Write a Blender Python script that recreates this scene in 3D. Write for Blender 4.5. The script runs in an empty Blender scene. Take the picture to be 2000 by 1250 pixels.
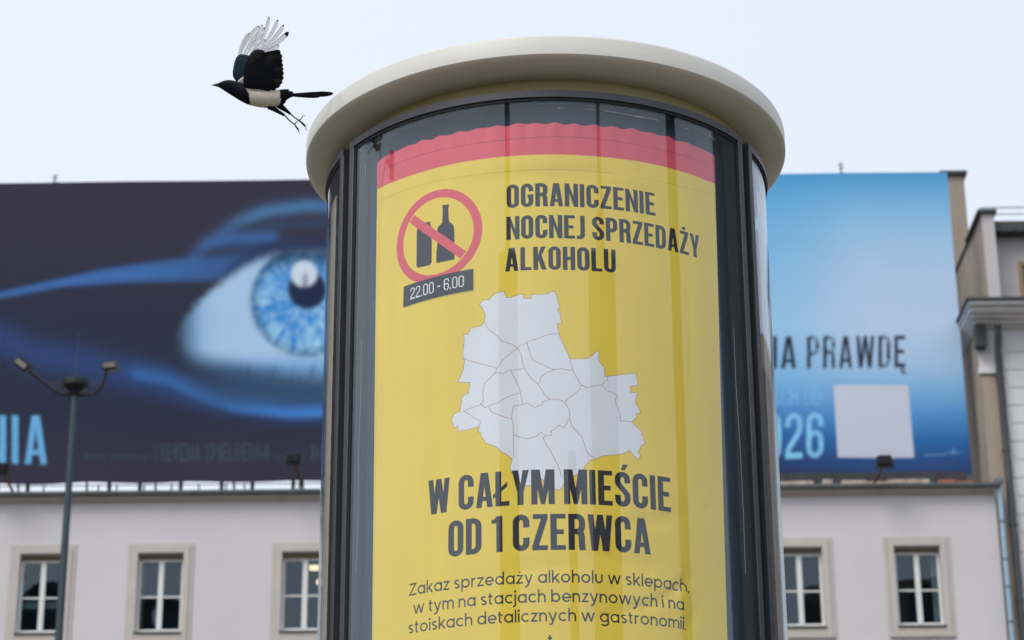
import bpy, bmesh, math, random
import numpy as np
from mathutils import Vector, Matrix
from mathutils.geometry import delaunay_2d_cdt, tessellate_polygon
random.seed(7)
R_ = math.radians
S = bpy.context.scene
COL = S.collection

# ------------------------------------------------------------------ camera
FPX = 4533.7                       # focal length in pixels of the 2000 px wide photograph
CX, CY = 972.73, 650.41            # principal point
TH, RO = 0.37176, -0.004513        # pitch and roll
CAMZ = 1.6
_F = Vector((0, math.cos(TH), math.sin(TH)))
_R = Vector((1, 0, 0)); _U = _R.cross(_F)
CR = math.cos(RO) * _R + math.sin(RO) * _U
CU = -math.sin(RO) * _R + math.cos(RO) * _U
CF = _F
cd = bpy.data.cameras.new('camera'); cam = bpy.data.objects.new('camera', cd); COL.objects.link(cam)
cam.matrix_world = Matrix(((CR.x, CU.x, -CF.x, 0), (CR.y, CU.y, -CF.y, 0), (CR.z, CU.z, -CF.z, CAMZ), (0, 0, 0, 1)))
cd.sensor_width = 36; cd.lens = FPX * 36 / 2000
cd.shift_x = (1000 - CX) / 2000; cd.shift_y = (CY - 625) / 2000
cd.clip_start = 0.1; cd.clip_end = 3000
cd.dof.use_dof = True; cd.dof.focus_distance = 6.75; cd.dof.aperture_fstop = 6.4
S.camera = cam

# ------------------------------------------------------------------ world, sun, exposure
SUN_EL, SUN_ROT = R_(52), R_(217)
W = bpy.data.worlds.new('World'); S.world = W; W.use_nodes = True
nt = W.node_tree; nt.nodes.clear()
wo = nt.nodes.new('ShaderNodeOutputWorld')
sky = nt.nodes.new('ShaderNodeTexSky'); sky.sky_type = 'NISHITA'; sky.sun_disc = False
sky.sun_elevation = SUN_EL; sky.sun_rotation = SUN_ROT; sky.dust_density = 3; sky.air_density = 1
bg1 = nt.nodes.new('ShaderNodeBackground'); bg1.inputs['Strength'].default_value = 0.07
nt.links.new(sky.outputs[0], bg1.inputs[0])
tc = nt.nodes.new('ShaderNodeTexCoord')
nz = nt.nodes.new('ShaderNodeTexNoise'); nz.inputs['Scale'].default_value = 1.3; nz.inputs['Detail'].default_value = 3; nz.inputs['Roughness'].default_value = .45
nt.links.new(tc.outputs['Generated'], nz.inputs['Vector'])
sx = nt.nodes.new('ShaderNodeSeparateXYZ'); nt.links.new(tc.outputs['Generated'], sx.inputs[0])
m1 = nt.nodes.new('ShaderNodeMath'); m1.operation = 'MULTIPLY_ADD'; m1.inputs[1].default_value = -.75; m1.inputs[2].default_value = 0.0; nt.links.new(sx.outputs[0], m1.inputs[0])
m2 = nt.nodes.new('ShaderNodeMath'); m2.operation = 'MULTIPLY_ADD'; m2.inputs[1].default_value = .6; nt.links.new(nz.outputs[0], m2.inputs[0]); nt.links.new(m1.outputs[0], m2.inputs[2])
cr = nt.nodes.new('ShaderNodeValToRGB')     # cloud cover: thin and white towards the sun's side, a little bluer away from it
cr.color_ramp.elements[0].position = .12; cr.color_ramp.elements[0].color = (.69, .75, .87, 1)
cr.color_ramp.elements[1].position = .48; cr.color_ramp.elements[1].color = (.735, .79, .885, 1)
nt.links.new(m2.outputs[0], cr.inputs[0])
bg2 = nt.nodes.new('ShaderNodeBackground'); bg2.inputs['Strength'].default_value = 1.0
nt.links.new(cr.outputs[0], bg2.inputs[0])
# the veiled sun brightens the cloud around it
dp = nt.nodes.new('ShaderNodeVectorMath'); dp.operation = 'DOT_PRODUCT'; nt.links.new(tc.outputs['Generated'], dp.inputs[0])
dp.inputs[1].default_value = (math.sin(SUN_ROT) * math.cos(SUN_EL), math.cos(SUN_ROT) * math.cos(SUN_EL), math.sin(SUN_EL))
mrs = nt.nodes.new('ShaderNodeMapRange'); mrs.inputs[1].default_value = .1; mrs.inputs[2].default_value = 1.0; mrs.inputs[3].default_value = 1.0; mrs.inputs[4].default_value = 1.2; nt.links.new(dp.outputs['Value'], mrs.inputs[0])
nt.links.new(mrs.outputs[0], bg2.inputs['Strength'])
mx = nt.nodes.new('ShaderNodeMixShader'); mx.inputs[0].default_value = 0.9
nt.links.new(bg1.outputs[0], mx.inputs[1]); nt.links.new(bg2.outputs[0], mx.inputs[2]); nt.links.new(mx.outputs[0], wo.inputs[0])

sd = bpy.data.lights.new('sun', 'SUN'); sd.energy = 1.5; sd.angle = R_(30); sd.color = (1, .96, .9)
so = bpy.data.objects.new('sun', sd); COL.objects.link(so)
# sun behind and to the left of the camera, veiled
sdir = Vector((math.sin(SUN_ROT) * math.cos(SUN_EL), math.cos(SUN_ROT) * math.cos(SUN_EL), math.sin(SUN_EL)))
so.rotation_euler = sdir.to_track_quat('Z', 'Y').to_euler()

vs = S.view_settings
S.display_settings.display_device = 'sRGB'
vs.view_transform = 'Standard'; vs.look = 'None'; vs.exposure = 0.31; vs.gamma = 1.0; vs.use_curve_mapping = False
S.cycles.max_bounces = 8; S.cycles.transparent_max_bounces = 16; S.cycles.glossy_bounces = 4
S.cycles.caustics_reflective = False; S.cycles.caustics_refractive = False

# ------------------------------------------------------------------ pixel -> place helpers
CAM = Vector((0, 0, CAMZ))
def ray(px, py):
    return CF + (px - CX) / FPX * CR - (py - CY) / FPX * CU
FAC_A, FAC_Y = -0.01724, 60.0      # the street front: 60 m away, turned by one degree
FX = Vector((math.cos(FAC_A), math.sin(FAC_A), 0)); FN = Vector((-math.sin(FAC_A), math.cos(FAC_A), 0))
FO = Vector((0, FAC_Y, 0))
def fp(px, py, off=0.0):
    """pixel -> (x, z) on the vertical plane lying 'off' metres behind the street front"""
    v = ray(px, py); t = (FO + FN * off - CAM).dot(FN) / v.dot(FN)
    P = CAM + v * t - FO
    return P.dot(FX), P.z
def fproj(x, off, z):
    P = FO + FX * x + FN * off + Vector((0, 0, z)) - CAM
    d = P.dot(CF)
    return CX + FPX * P.dot(CR) / d, CY - FPX * P.dot(CU) / d
COLX, COLY = 0.15895, 6.8938
RP = 0.6977
def cyl(px, py, Rr=RP):
    """pixel -> (angle, z) on the advertising column's cylinder"""
    v = ray(px, py)
    a = v.x ** 2 + v.y ** 2; b = -2 * (v.x * COLX + v.y * COLY); c = COLX ** 2 + COLY ** 2 - Rr * Rr
    t = (-b - math.sqrt(max(b * b - 4 * a * c, 0))) / 2 / a
    P = CAM + v * t
    return math.atan2(P.x - COLX, COLY - P.y), P.z

# ------------------------------------------------------------------ mesh and object helpers
OFF = {}
def link(o, parent=None):
    COL.objects.link(o)
    if parent is not None: o.parent = parent
    return o
def thing(name, label, cat, loc=(0, 0, 0), rz=0.0, group=None):
    o = bpy.data.objects.new(name, None); COL.objects.link(o); o.empty_display_size = .2
    o.location = loc; o.rotation_euler = (0, 0, rz)
    o['label'] = label; o['category'] = cat
    if group: o['group'] = group
    OFF[o.name] = Vector((0, 0, 0))
    return o
def fthing(name, label, cat, x, off, z, group=None):
    """a thing in the frame of the street front; its meshes are given in street-front coordinates"""
    P = FO + FX * x + FN * off + Vector((0, 0, z))
    o = thing(name, label, cat, P, FAC_A, group); OFF[o.name] = Vector((x, off, z))
    return o
class MB:
    def __init__(s): s.v = []; s.f = []; s.m = []
    def add(s, vs, fs, mi=0):
        n = len(s.v); s.v += [tuple(v) for v in vs]
        s.f += [tuple(n + i for i in f) for f in fs]; s.m += [mi] * len(fs)
    def box(s, x0, x1, y0, y1, z0, z1, mi=0):
        s.add([(x0, y0, z0), (x1, y0, z0), (x1, y1, z0), (x0, y1, z0), (x0, y0, z1), (x1, y0, z1), (x1, y1, z1), (x0, y1, z1)],
              [(0, 3, 2, 1), (4, 5, 6, 7), (0, 1, 5, 4), (1, 2, 6, 5), (2, 3, 7, 6), (3, 0, 4, 7)], mi)
    def prism(s, pts, y0, y1, mi=0):
        """polygon in x,z (counter-clockwise seen from the front) pushed from y0 to y1"""
        n = len(pts)
        s.add([(x, y0, z) for x, z in pts] + [(x, y1, z) for x, z in pts],
              [tuple(range(n)), tuple(range(2 * n - 1, n - 1, -1))] + [(i, i + n, (i + 1) % n + n, (i + 1) % n) for i in range(n)], mi)
    def tube(s, pts, rad, n=10, mi=0, cap=True):
        pts = [Vector(p) for p in pts]
        if not hasattr(rad, '__len__'): rad = [rad] * len(pts)
        T0 = (pts[1] - pts[0]).normalized()
        A = T0.orthogonal().normalized(); vs = []
        for i, p in enumerate(pts):
            T = (pts[min(i + 1, len(pts) - 1)] - pts[max(i - 1, 0)]).normalized()
            A = (A - T * A.dot(T)).normalized(); B = T.cross(A)
            for k in range(n):
                a = 2 * math.pi * k / n; vs.append(p + (A * math.cos(a) + B * math.sin(a)) * rad[i])
        fs = [(i * n + k, i * n + (k + 1) % n, (i + 1) * n + (k + 1) % n, (i + 1) * n + k) for i in range(len(pts) - 1) for k in range(n)]
        if cap: fs += [tuple(range(n - 1, -1, -1)), tuple((len(pts) - 1) * n + k for k in range(n))]
        s.add(vs, fs, mi)
    def lathe(s, prof, n=128, c=(0, 0), closed=False, mi=0):
        """prof: list of (r, z)"""
        vs = []
        for r, z in prof:
            for k in range(n):
                a = 2 * math.pi * k / n; vs.append((c[0] + r * math.sin(a), c[1] - r * math.cos(a), z))
        m = len(prof); fs = []
        for i in range(m if closed else m - 1):
            j = (i + 1) % m
            for k in range(n):
                fs.append((i * n + k, i * n + (k + 1) % n, j * n + (k + 1) % n, j * n + k))
        s.add(vs, fs, mi)
    def shell(s, r0, r1, a0, a1, z0, z1, n=48, mi=0):
        """curved bar: radii r0<r1, angles a0<a1"""
        vs = []
        for i in range(n + 1):
            a = a0 + (a1 - a0) * i / n
            for r, z in ((r0, z0), (r1, z0), (r1, z1), (r0, z1)): vs.append((r * math.sin(a), -r * math.cos(a), z))
        fs = []
        for i in range(n):
            for k in range(4):
                fs.append((i * 4 + k, i * 4 + (k + 1) % 4, i * 4 + 4 + (k + 1) % 4, i * 4 + 4 + k))
        fs += [(3, 2, 1, 0), tuple(n * 4 + k for k in range(4))]
        s.add(vs, fs, mi)
    def build(s, name, mat, parent=None, smooth=False, bevel=0, kind=None, fix=True):
        me = bpy.data.meshes.new(name)
        off = OFF.get(parent.name, None) if parent is not None else None
        if off is None and parent is not None and parent.parent is not None: off = OFF.get(parent.parent.name)
        vs = s.v if off is None or off.length == 0 else [(v[0] - off.x, v[1] - off.y, v[2] - off.z) for v in s.v]
        me.from_pydata(vs, [], s.f)
        mats = mat if isinstance(mat, (list, tuple)) else [mat]
        for m in mats: me.materials.append(m)
        if len(mats) > 1: me.polygons.foreach_set('material_index', s.m)
        if fix:
            bm = bmesh.new(); bm.from_mesh(me); bmesh.ops.recalc_face_normals(bm, faces=bm.faces); bm.to_mesh(me); bm.free()
        if smooth:
            me.polygons.foreach_set('use_smooth', [True] * len(me.polygons))
            if smooth != 'all':
                bm = bmesh.new(); bm.from_mesh(me)
                for e in bm.edges:
                    if len(e.link_faces) == 2 and e.calc_face_angle(0) > R_(38): e.smooth = False
                bm.to_mesh(me); bm.free()
        o = bpy.data.objects.new(name, me); link(o, parent)
        if bevel:
            b = o.modifiers.new('bevel', 'BEVEL'); b.width = bevel; b.segments = 2; b.limit_method = 'ANGLE'; b.angle_limit = R_(40)
        if kind: o['kind'] = kind
        return o

# ------------------------------------------------------------------ materials
def lin(r, g, b):
    f = lambda c: (c / 255) / 12.92 if c / 255 <= .04045 else ((c / 255 + .055) / 1.055) ** 2.4
    return (f(r), f(g), f(b))
def mat(name, col, rough=.6, metal=0.0, var=.12, vscale=6.0, bump=.0, bscale=60.0, spec=.5, stretch=(1, 1, 1), col2=None, dirt=None, coat=0):
    m = bpy.data.materials.new(name); m.use_nodes = True; t = m.node_tree; p = t.nodes['Principled BSDF']
    p.inputs['Roughness'].default_value = rough; p.inputs['Metallic'].default_value = metal
    p.inputs['Specular IOR Level'].default_value = spec; p.inputs['Coat Weight'].default_value = coat
    g = t.nodes.new('ShaderNodeTexCoord'); mp = t.nodes.new('ShaderNodeMapping'); mp.inputs['Scale'].default_value = stretch
    t.links.new(g.outputs['Object'], mp.inputs[0])
    n = t.nodes.new('ShaderNodeTexNoise'); n.inputs['Scale'].default_value = vscale; n.inputs['Detail'].default_value = 6; n.inputs['Roughness'].default_value = .6
    t.links.new(mp.outputs[0], n.inputs[0])
    r = t.nodes.new('ShaderNodeValToRGB'); r.color_ramp.elements[0].position = .3; r.color_ramp.elements[1].position = .7
    c1 = col2 if col2 else tuple(c * (1 - var) for c in col); c2 = tuple(min(1, c * (1 + var * .6)) for c in col) if not col2 else col
    r.color_ramp.elements[0].color = (*c1, 1); r.color_ramp.elements[1].color = (*c2, 1)
    t.links.new(n.outputs[0], r.inputs[0]); out = r.outputs[0]
    if dirt:       # (colour, scale, stretch, threshold, strength) streaks or stains with a shape of their own
        dc, ds, dst, th, stg = dirt
        mp2 = t.nodes.new('ShaderNodeMapping'); mp2.inputs['Scale'].default_value = dst; t.links.new(g.outputs['Object'], mp2.inputs[0])
        n2 = t.nodes.new('ShaderNodeTexNoise'); n2.inputs['Scale'].default_value = ds; n2.inputs['Detail'].default_value = 8; t.links.new(mp2.outputs[0], n2.inputs[0])
        r2 = t.nodes.new('ShaderNodeValToRGB'); r2.color_ramp.elements[0].position = th; r2.color_ramp.elements[1].position = min(1, th + .14)
        r2.color_ramp.elements[0].color = (0, 0, 0, 1); r2.color_ramp.elements[1].color = (stg, stg, stg, 1)
        t.links.new(n2.outputs[0], r2.inputs[0])
        mm = t.nodes.new('ShaderNodeMix'); mm.data_type = 'RGBA'; t.links.new(r2.outputs[0], mm.inputs[0]); t.links.new(out, mm.inputs[6]); mm.inputs[7].default_value = (*dc, 1)
        out = mm.outputs[2]
    t.links.new(out, p.inputs['Base Color'])
    if bump:
        n3 = t.nodes.new('ShaderNodeTexNoise'); n3.inputs['Scale'].default_value = bscale; n3.inputs['Detail'].default_value = 5; t.links.new(mp.outputs[0], n3.inputs[0])
        b = t.nodes.new('ShaderNodeBump'); b.inputs['Strength'].default_value = bump; b.inputs['Distance'].default_value = .01
        t.links.new(n3.outputs[0], b.inputs['Height']); t.links.new(b.outputs[0], p.inputs['Normal'])
    return m
def glass_mat(name, ior=1.6, tint=(1, 1, 1), wave=.0, wscale=(1, 1, 1), rough=0.0, film=None, gtint=(1, 1, 1)):
    """pane: lets light straight through and mirrors by Fresnel"""
    m = bpy.data.materials.new(name); m.use_nodes = True; t = m.node_tree; t.nodes.clear()
    o = t.nodes.new('ShaderNodeOutputMaterial'); tr = t.nodes.new('ShaderNodeBsdfTransparent'); tr.inputs[0].default_value = (*tint, 1)
    gl = t.nodes.new('ShaderNodeBsdfGlossy'); gl.inputs['Roughness'].default_value = rough; gl.inputs['Color'].default_value = (*gtint, 1)
    fr = t.nodes.new('ShaderNodeFresnel'); ge = t.nodes.new('ShaderNodeNewGeometry'); mi_ = t.nodes.new('ShaderNodeMapRange')
    mi_.inputs[3].default_value = ior; mi_.inputs[4].default_value = 1 / ior; t.links.new(ge.outputs['Backfacing'], mi_.inputs[0]); t.links.new(mi_.outputs[0], fr.inputs[0])   # same thin-pane mirror on either face
    mx = t.nodes.new('ShaderNodeMixShader'); t.links.new(fr.outputs[0], mx.inputs[0]); t.links.new(tr.outputs[0], mx.inputs[1]); t.links.new(gl.outputs[0], mx.inputs[2])
    res = mx.outputs[0]
    tcn = t.nodes.new('ShaderNodeTexCoord'); mp = t.nodes.new('ShaderNodeMapping'); mp.inputs['Scale'].default_value = wscale
    t.links.new(tcn.outputs['Object'], mp.inputs[0])
    if wave:
        n = t.nodes.new('ShaderNodeTexNoise'); n.inputs['Scale'].default_value = 1.0; n.inputs['Detail'].default_value = 1
        t.links.new(mp.outputs[0], n.inputs[0]); b = t.nodes.new('ShaderNodeBump'); b.inputs['Strength'].default_value = 1; b.inputs['Distance'].default_value = wave
        t.links.new(n.outputs[0], b.inputs['Height']); t.links.new(b.outputs[0], gl.inputs['Normal']); t.links.new(b.outputs[0], fr.inputs['Normal'])
    if film:       # pale diffuse film: its streaks imitate the vertical sheen of reflected sky
        df = t.nodes.new('ShaderNodeBsdfDiffuse'); df.inputs[0].default_value = (.55, .55, .55, 1)
        n = t.nodes.new('ShaderNodeTexNoise'); n.inputs['Scale'].default_value = 1; n.inputs['Detail'].default_value = 6
        mpf = t.nodes.new('ShaderNodeMapping'); mpf.inputs['Scale'].default_value = (11, 11, .5); t.links.new(tcn.outputs['Object'], mpf.inputs[0]); t.links.new(mpf.outputs[0], n.inputs[0])
        r = t.nodes.new('ShaderNodeMapRange'); r.inputs[1].default_value = .35; r.inputs[2].default_value = .75; r.inputs[3].default_value = 0; r.inputs[4].default_value = film
        t.links.new(n.outputs[0], r.inputs[0]); m2 = t.nodes.new('ShaderNodeMixShader')
        t.links.new(r.outputs[0], m2.inputs[0]); t.links.new(res, m2.inputs[1]); t.links.new(df.outputs[0], m2.inputs[2]); res = m2.outputs[0]
    t.links.new(res, o.inputs[0])
    return m
def attr_mat(name, rough=.5, var=.03, vscale=4, bump=0, stretch=(1, 1, 1), spec=.4, transl=0):
    m = bpy.data.materials.new(name); m.use_nodes = True; t = m.node_tree; p = t.nodes['Principled BSDF']
    p.inputs['Roughness'].default_value = rough; p.inputs['Specular IOR Level'].default_value = spec
    a = t.nodes.new('ShaderNodeAttribute'); a.attribute_name = 'print'
    g = t.nodes.new('ShaderNodeTexCoord'); mp = t.nodes.new('ShaderNodeMapping'); mp.inputs['Scale'].default_value = stretch; t.links.new(g.outputs['Object'], mp.inputs[0])
    n = t.nodes.new('ShaderNodeTexNoise'); n.inputs['Scale'].default_value = vscale; n.inputs['Detail'].default_value = 6; t.links.new(mp.outputs[0], n.inputs[0])
    r = t.nodes.new('ShaderNodeMapRange'); r.inputs[3].default_value = 1 - var * 2; r.inputs[4].default_value = 1 + var; t.links.new(n.outputs[0], r.inputs[0])
    mm = t.nodes.new('ShaderNodeVectorMath'); mm.operation = 'SCALE'; t.links.new(a.outputs['Color'], mm.inputs[0]); t.links.new(r.outputs[0], mm.inputs['Scale'])
    t.links.new(mm.outputs[0], p.inputs['Base Color'])
    if bump:
        b = t.nodes.new('ShaderNodeBump'); b.inputs['Strength'].default_value = bump; b.inputs['Distance'].default_value = .02
        t.links.new(n.outputs[0], b.inputs['Height']); t.links.new(b.outputs[0], p.inputs['Normal'])
    return m

M = {}
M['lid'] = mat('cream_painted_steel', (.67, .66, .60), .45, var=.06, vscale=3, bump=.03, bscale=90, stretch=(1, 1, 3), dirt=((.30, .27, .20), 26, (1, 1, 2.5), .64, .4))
M['neck'] = mat('yellow_lit_cream_paint', (.40, .35, .17), .5, var=.08, vscale=5)  # same cream as the lid; yellowish light is put into the colour
M['frame'] = mat('graphite_aluminium', (.055, .056, .068), .42, metal=.15, var=.12, vscale=30, bump=.05, bscale=400)
M['gasket'] = mat('black_rubber', (.006, .006, .008), .7)
M['backing'] = mat('dark_backing_sheet', (.017, .050, .088), .6, var=.1)
M['base'] = mat('graphite_base_paint', (.06, .062, .07), .5, var=.15, bump=.05)
M['glass'] = glass_mat('poster_glass', 1.48, wave=.0005, wscale=(5, 5, .5), film=.028, gtint=(.86, .95, 1.0))
M['wall'] = mat('pale_lilac_render', (.66, .628, .64), .9, var=.05, vscale=.35, bump=.15, bscale=30, dirt=((.56, .53, .54), .35, (1, 1, .6), .5, .12))
M['cornice'] = mat('painted_cornice', (.55, .50, .48), .85, var=.08, vscale=1.5, dirt=((.3, .27, .25), 1.2, (1, 1, .2), .6, .5))
M['surround'] = mat('beige_stone_surround', (.56, .51, .46), .85, var=.06, vscale=2, bump=.1)
M['zinc'] = mat('weathered_zinc', (.17, .2, .21), .5, metal=.3, var=.3, vscale=2.0, dirt=((.35, .38, .38), 3, (1, 1, 1), .6, .6))
M['whitewood'] = mat('white_window_paint', (.76, .76, .72), .45, var=.06, vscale=2)
M['tanwood'] = mat('tan_head_board', (.24, .2, .13), .6)
M['darksill'] = mat('dark_sill_metal', (.10, .12, .11), .5, metal=.3)
M['winglass'] = glass_mat('window_glass', 1.85, gtint=(.72, .88, 1.0), tint=(.75, .88, .92), wave=.002, wscale=(1.5, 1.5, 1.5))
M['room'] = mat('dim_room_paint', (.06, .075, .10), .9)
M['curtain2'] = mat('grey_green_curtain', (.22, .25, .25), .9)
M['curtain'] = mat('dark_green_blind', (.12, .16, .15), .9)
M['pipeblue'] = mat('blue_grey_downpipe', (.33, .47, .57), .4, metal=.2, var=.1, vscale=2)
M['pipedark'] = mat('dark_downpipe', (.07, .075, .08), .5, metal=.2, var=.2)
M['brown'] = mat('brown_stained_plaster', (.38, .305, .24), .95, var=.3, vscale=.5, stretch=(1, 1, .25), bump=.3, bscale=8, dirt=((.12, .10, .09), .9, (1, 1, .16), .55, .8))
M['capdark'] = mat('dark_roof_sheet', (.05, .055, .05), .6, var=.3)
M['attic'] = mat('light_grey_attic_paint', (.56, .53, .53), .9, var=.08, vscale=.7)
M['whitewall'] = mat('white_rusticated_plaster', (.72, .72, .73), .85, var=.08, vscale=.8, dirt=((.4, .39, .38), 1, (1, 1, .3), .6, .35))
M['woodwin'] = mat('varnished_wood', (.42, .24, .09), .5, var=.2, stretch=(1, 1, .2))
M['lampsteel'] = mat('slate_grey_lamp_post', (.045, .07, .085), .5, metal=.3, var=.15)
M['lampdark'] = mat('dark_lamp_housing', (.018, .018, .02), .5, metal=.2)
M['lens'] = mat('frosted_lamp_glass', (.26, .25, .22), .25, var=.1)
M['rust'] = mat('rusty_steel', (.16, .075, .045), .85, var=.4, vscale=6, bump=.3)
M['scaff'] = mat('dark_support_steel', (.05, .05, .055), .6, metal=.4, var=.3, vscale=3)
M['brick'] = mat('worn_orange_brick', (.42, .16, .08), .95, var=.3, vscale=5)
M['beigeblock'] = mat('beige_rubble_block', (.52, .43, .34), .95, var=.3, vscale=4)
M['banner'] = attr_mat('printed_banner_mesh', .7, var=.03, vscale=.6, bump=.0, spec=.12)
M['paving'] = mat('grey_paving', (.17, .145, .105), .9, var=.15, vscale=.5, bump=.2)
M['asphalt'] = mat('asphalt', (.05, .05, .052), .9, var=.2, vscale=2, bump=.3)

# ------------------------------------------------------------------ ground and street (below the frame)
g = MB(); g.add([(-1500, -1500, 0), (1500, -1500, 0), (1500, 1500, 0), (-1500, 1500, 0)], [(0, 1, 2, 3)]); g.build('ground', M['paving'], kind='structure')
g = MB(); g.add([(-300, 26, .004), (300, 16, .004), (300, 38, .004), (-300, 48, .004)], [(0, 1, 2, 3)]); g.build('road', M['asphalt'], kind='structure')
g = MB(); g.add([(-300, 25.75, 0), (300, 15.75, 0), (300, 16, 0), (-300, 26, 0), (-300, 25.75, .12), (300, 15.75, .12), (300, 16, .12), (-300, 26, .12)],
      [(4, 5, 6, 7), (0, 1, 5, 4), (2, 3, 7, 6)]); g.build('kerb', M['cornice'], kind='structure')

# ------------------------------------------------------------------ lettering: strokes and polygons, joined without overlaps
def arc(cx, cy, rx, ry, a0, a1, n=7):
    return [(cx + rx * math.cos(R_(a0 + (a1 - a0) * i / n)), cy + ry * math.sin(R_(a0 + (a1 - a0) * i / n))) for i in range(n + 1)]
def stroke_quads(pts, t, closed=False):
    P = [p for i, p in enumerate(pts) if i == 0 or (abs(p[0] - pts[i - 1][0]) + abs(p[1] - pts[i - 1][1])) > 1e-6]
    if closed and abs(P[0][0] - P[-1][0]) + abs(P[0][1] - P[-1][1]) < 1e-6: P = P[:-1]
    n = len(P); L = []; Rr = []
    for i in range(n):
        a = P[(i - 1) % n] if (closed or i > 0) else None; b = P[(i + 1) % n] if (closed or i < n - 1) else None; p = P[i]
        def nrm(q, r):
            dx, dy = r[0] - q[0], r[1] - q[1]; l = math.hypot(dx, dy) or 1; return (-dy / l, dx / l)
        n1 = nrm(a, p) if a else None; n2 = nrm(p, b) if b else None
        n1 = n1 or n2; n2 = n2 or n1
        mx_, my_ = n1[0] + n2[0], n1[1] + n2[1]; l2 = mx_ * mx_ + my_ * my_ or 1; k = min(2 / l2, 2.2)
        ox, oy = mx_ * k * t / 2, my_ * k * t / 2
        L.append((p[0] + ox, p[1] + oy)); Rr.append((p[0] - ox, p[1] - oy))
    return [[L[i], Rr[i], Rr[(i + 1) % n], L[(i + 1) % n]] for i in range(n if closed else n - 1)]
def cap_glyph(ch, t=.152):
    W_ = .40; h = t / 2; x0, x1, y0, y1 = h, W_ - h, h * .93, 1 - h * .93; r = (W_ - t) / 2; ry = r * 1.15; q = []
    def S_(pts, closed=False): q.extend(stroke_quads(pts, t, closed))
    def P_(pts): q.append(pts)
    xm = W_ / 2
    if ch in 'OQ0': S_(arc(xm, y1 - ry, r, ry, 0, 180) + arc(xm, y0 + ry, r, ry, 180, 360), True)
    elif ch == 'C': S_([(x1, .64)] + arc(xm, y1 - ry, r, ry, 0, 180) + arc(xm, y0 + ry, r, ry, 180, 360) + [(x1, .36)])
    elif ch == 'G': S_([(x1, .66)] + arc(xm, y1 - ry, r, ry, 0, 180) + arc(xm, y0 + ry, r, ry, 180, 360) + [(x1, .53)]); P_([(.21, .39), (W_ - t + .001, .39), (W_ - t + .001, .53), (.21, .53)])
    elif ch in 'SŚ':
        S_([(x1, .68)] + arc(xm, y1 - ry, r, ry, 0, 180) + [(x0, .73), (x0 + .01, .66), (x0 + .06, .59), (xm, .50), (x1 - .05, .41), (x1 - .005, .34), (x1, .27)] + arc(xm, y0 + ry, r, ry, 0, -180) + [(x0, .33)])
    elif ch == 'I': W_ = t; S_([(h, 0), (h, 1)])
    elif ch == 'J': W_ = .27; S_([(W_ - h, 1), (W_ - h, .2)] + arc(W_ - h - .09, .2, .09, .2 - y0, 0, -90, 6) + [(0, y0)])
    elif ch == 'L' or ch == 'Ł':
        W_ = .35; S_([(h, 1), (h, 0)]); P_([(t - .01, 0), (W_, 0), (W_, .135), (t - .01, .135)])
        if ch == 'Ł': P_([(-.06, .34), (-.06, .21), (.30, .56), (.30, .69)])
    elif ch == 'E':
        W_ = .36; S_([(h, 0), (h, 1)])
        for a, b, w in ((0, .135, W_), (.432, .567, W_ - .045), (.865, 1, W_)): P_([(t - .01, a), (w, a), (w, b), (t - .01, b)])
    elif ch == 'H': S_([(h, 0), (h, 1)]); S_([(W_ - h, 0), (W_ - h, 1)]); P_([(t - .01, .43), (W_ - t + .01, .43), (W_ - t + .01, .57), (t - .01, .57)])
    elif ch == 'U': S_([(x0, 1)] + arc(xm, y0 + ry, r, ry, 180, 360) + [(x1, 1)])
    elif ch == 'D': S_([(h, 0), (h, 1)]); r2 = .15; S_([(t - .02, y1)] + arc(W_ - h - r2, y1 - .17, r2, .17, 90, 0) + arc(W_ - h - r2, y0 + .17, r2, .17, 0, -90) + [(t - .02, y0)])
    elif ch == 'P': S_([(h, 0), (h, 1)]); S_([(t - .02, y1)] + arc(W_ - h - .13, y1 - .16, .13, .16, 90, 0) + arc(W_ - h - .13, .46 + .16, .13, .16, 0, -90) + [(t - .02, .46)])
    elif ch == 'R':
        S_([(h, 0), (h, 1)]); S_([(t - .02, y1)] + arc(W_ - h - .13, y1 - .15, .13, .15, 90, 0) + arc(W_ - h - .13, .51 + .14, .13, .14, 0, -90) + [(t - .02, .51)])
        S_([(W_ - h - .09, .5), (W_ - h - .03, .46), (W_ - h - .008, .38), (W_ - h - .004, .12), (W_ - h + .015, 0)])
    elif ch == 'N': W_ = .42; S_([(h - .01, 0), (h - .01, 1)]); S_([(W_ - h + .01, 0), (W_ - h + .01, 1)]); P_([(t - .03, 1), (.03, 1), (W_ - t + .02, 0), (W_ - .02, 0)])
    elif ch == 'M':
        W_ = .55; S_([(h - .01, 0), (h - .01, 1)]); S_([(W_ - h + .01, 0), (W_ - h + .01, 1)])
        P_([(.03, 1), (W_ / 2 - .05, 0), (W_ / 2 + .05, 0), (W_ / 2 + .03, .22), (t + .05, 1)]); P_([(W_ - .03, 1), (W_ - t - .05, 1), (W_ / 2 - .03, .22), (W_ / 2 - .05, 0), (W_ / 2 + .05, 0)])
    elif ch == 'W':
        W_ = .60; m = W_ / 2; w = t * .93
        for xt, xb in ((0, .085), (m - w / 2, .10), (m - w / 2, W_ - .10 - w), (W_ - w, W_ - .085 - w)): P_([(xt, 1), (xb, 0), (xb + w, 0), (xt + w, 1)])
    elif ch in 'AĄ':
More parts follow.
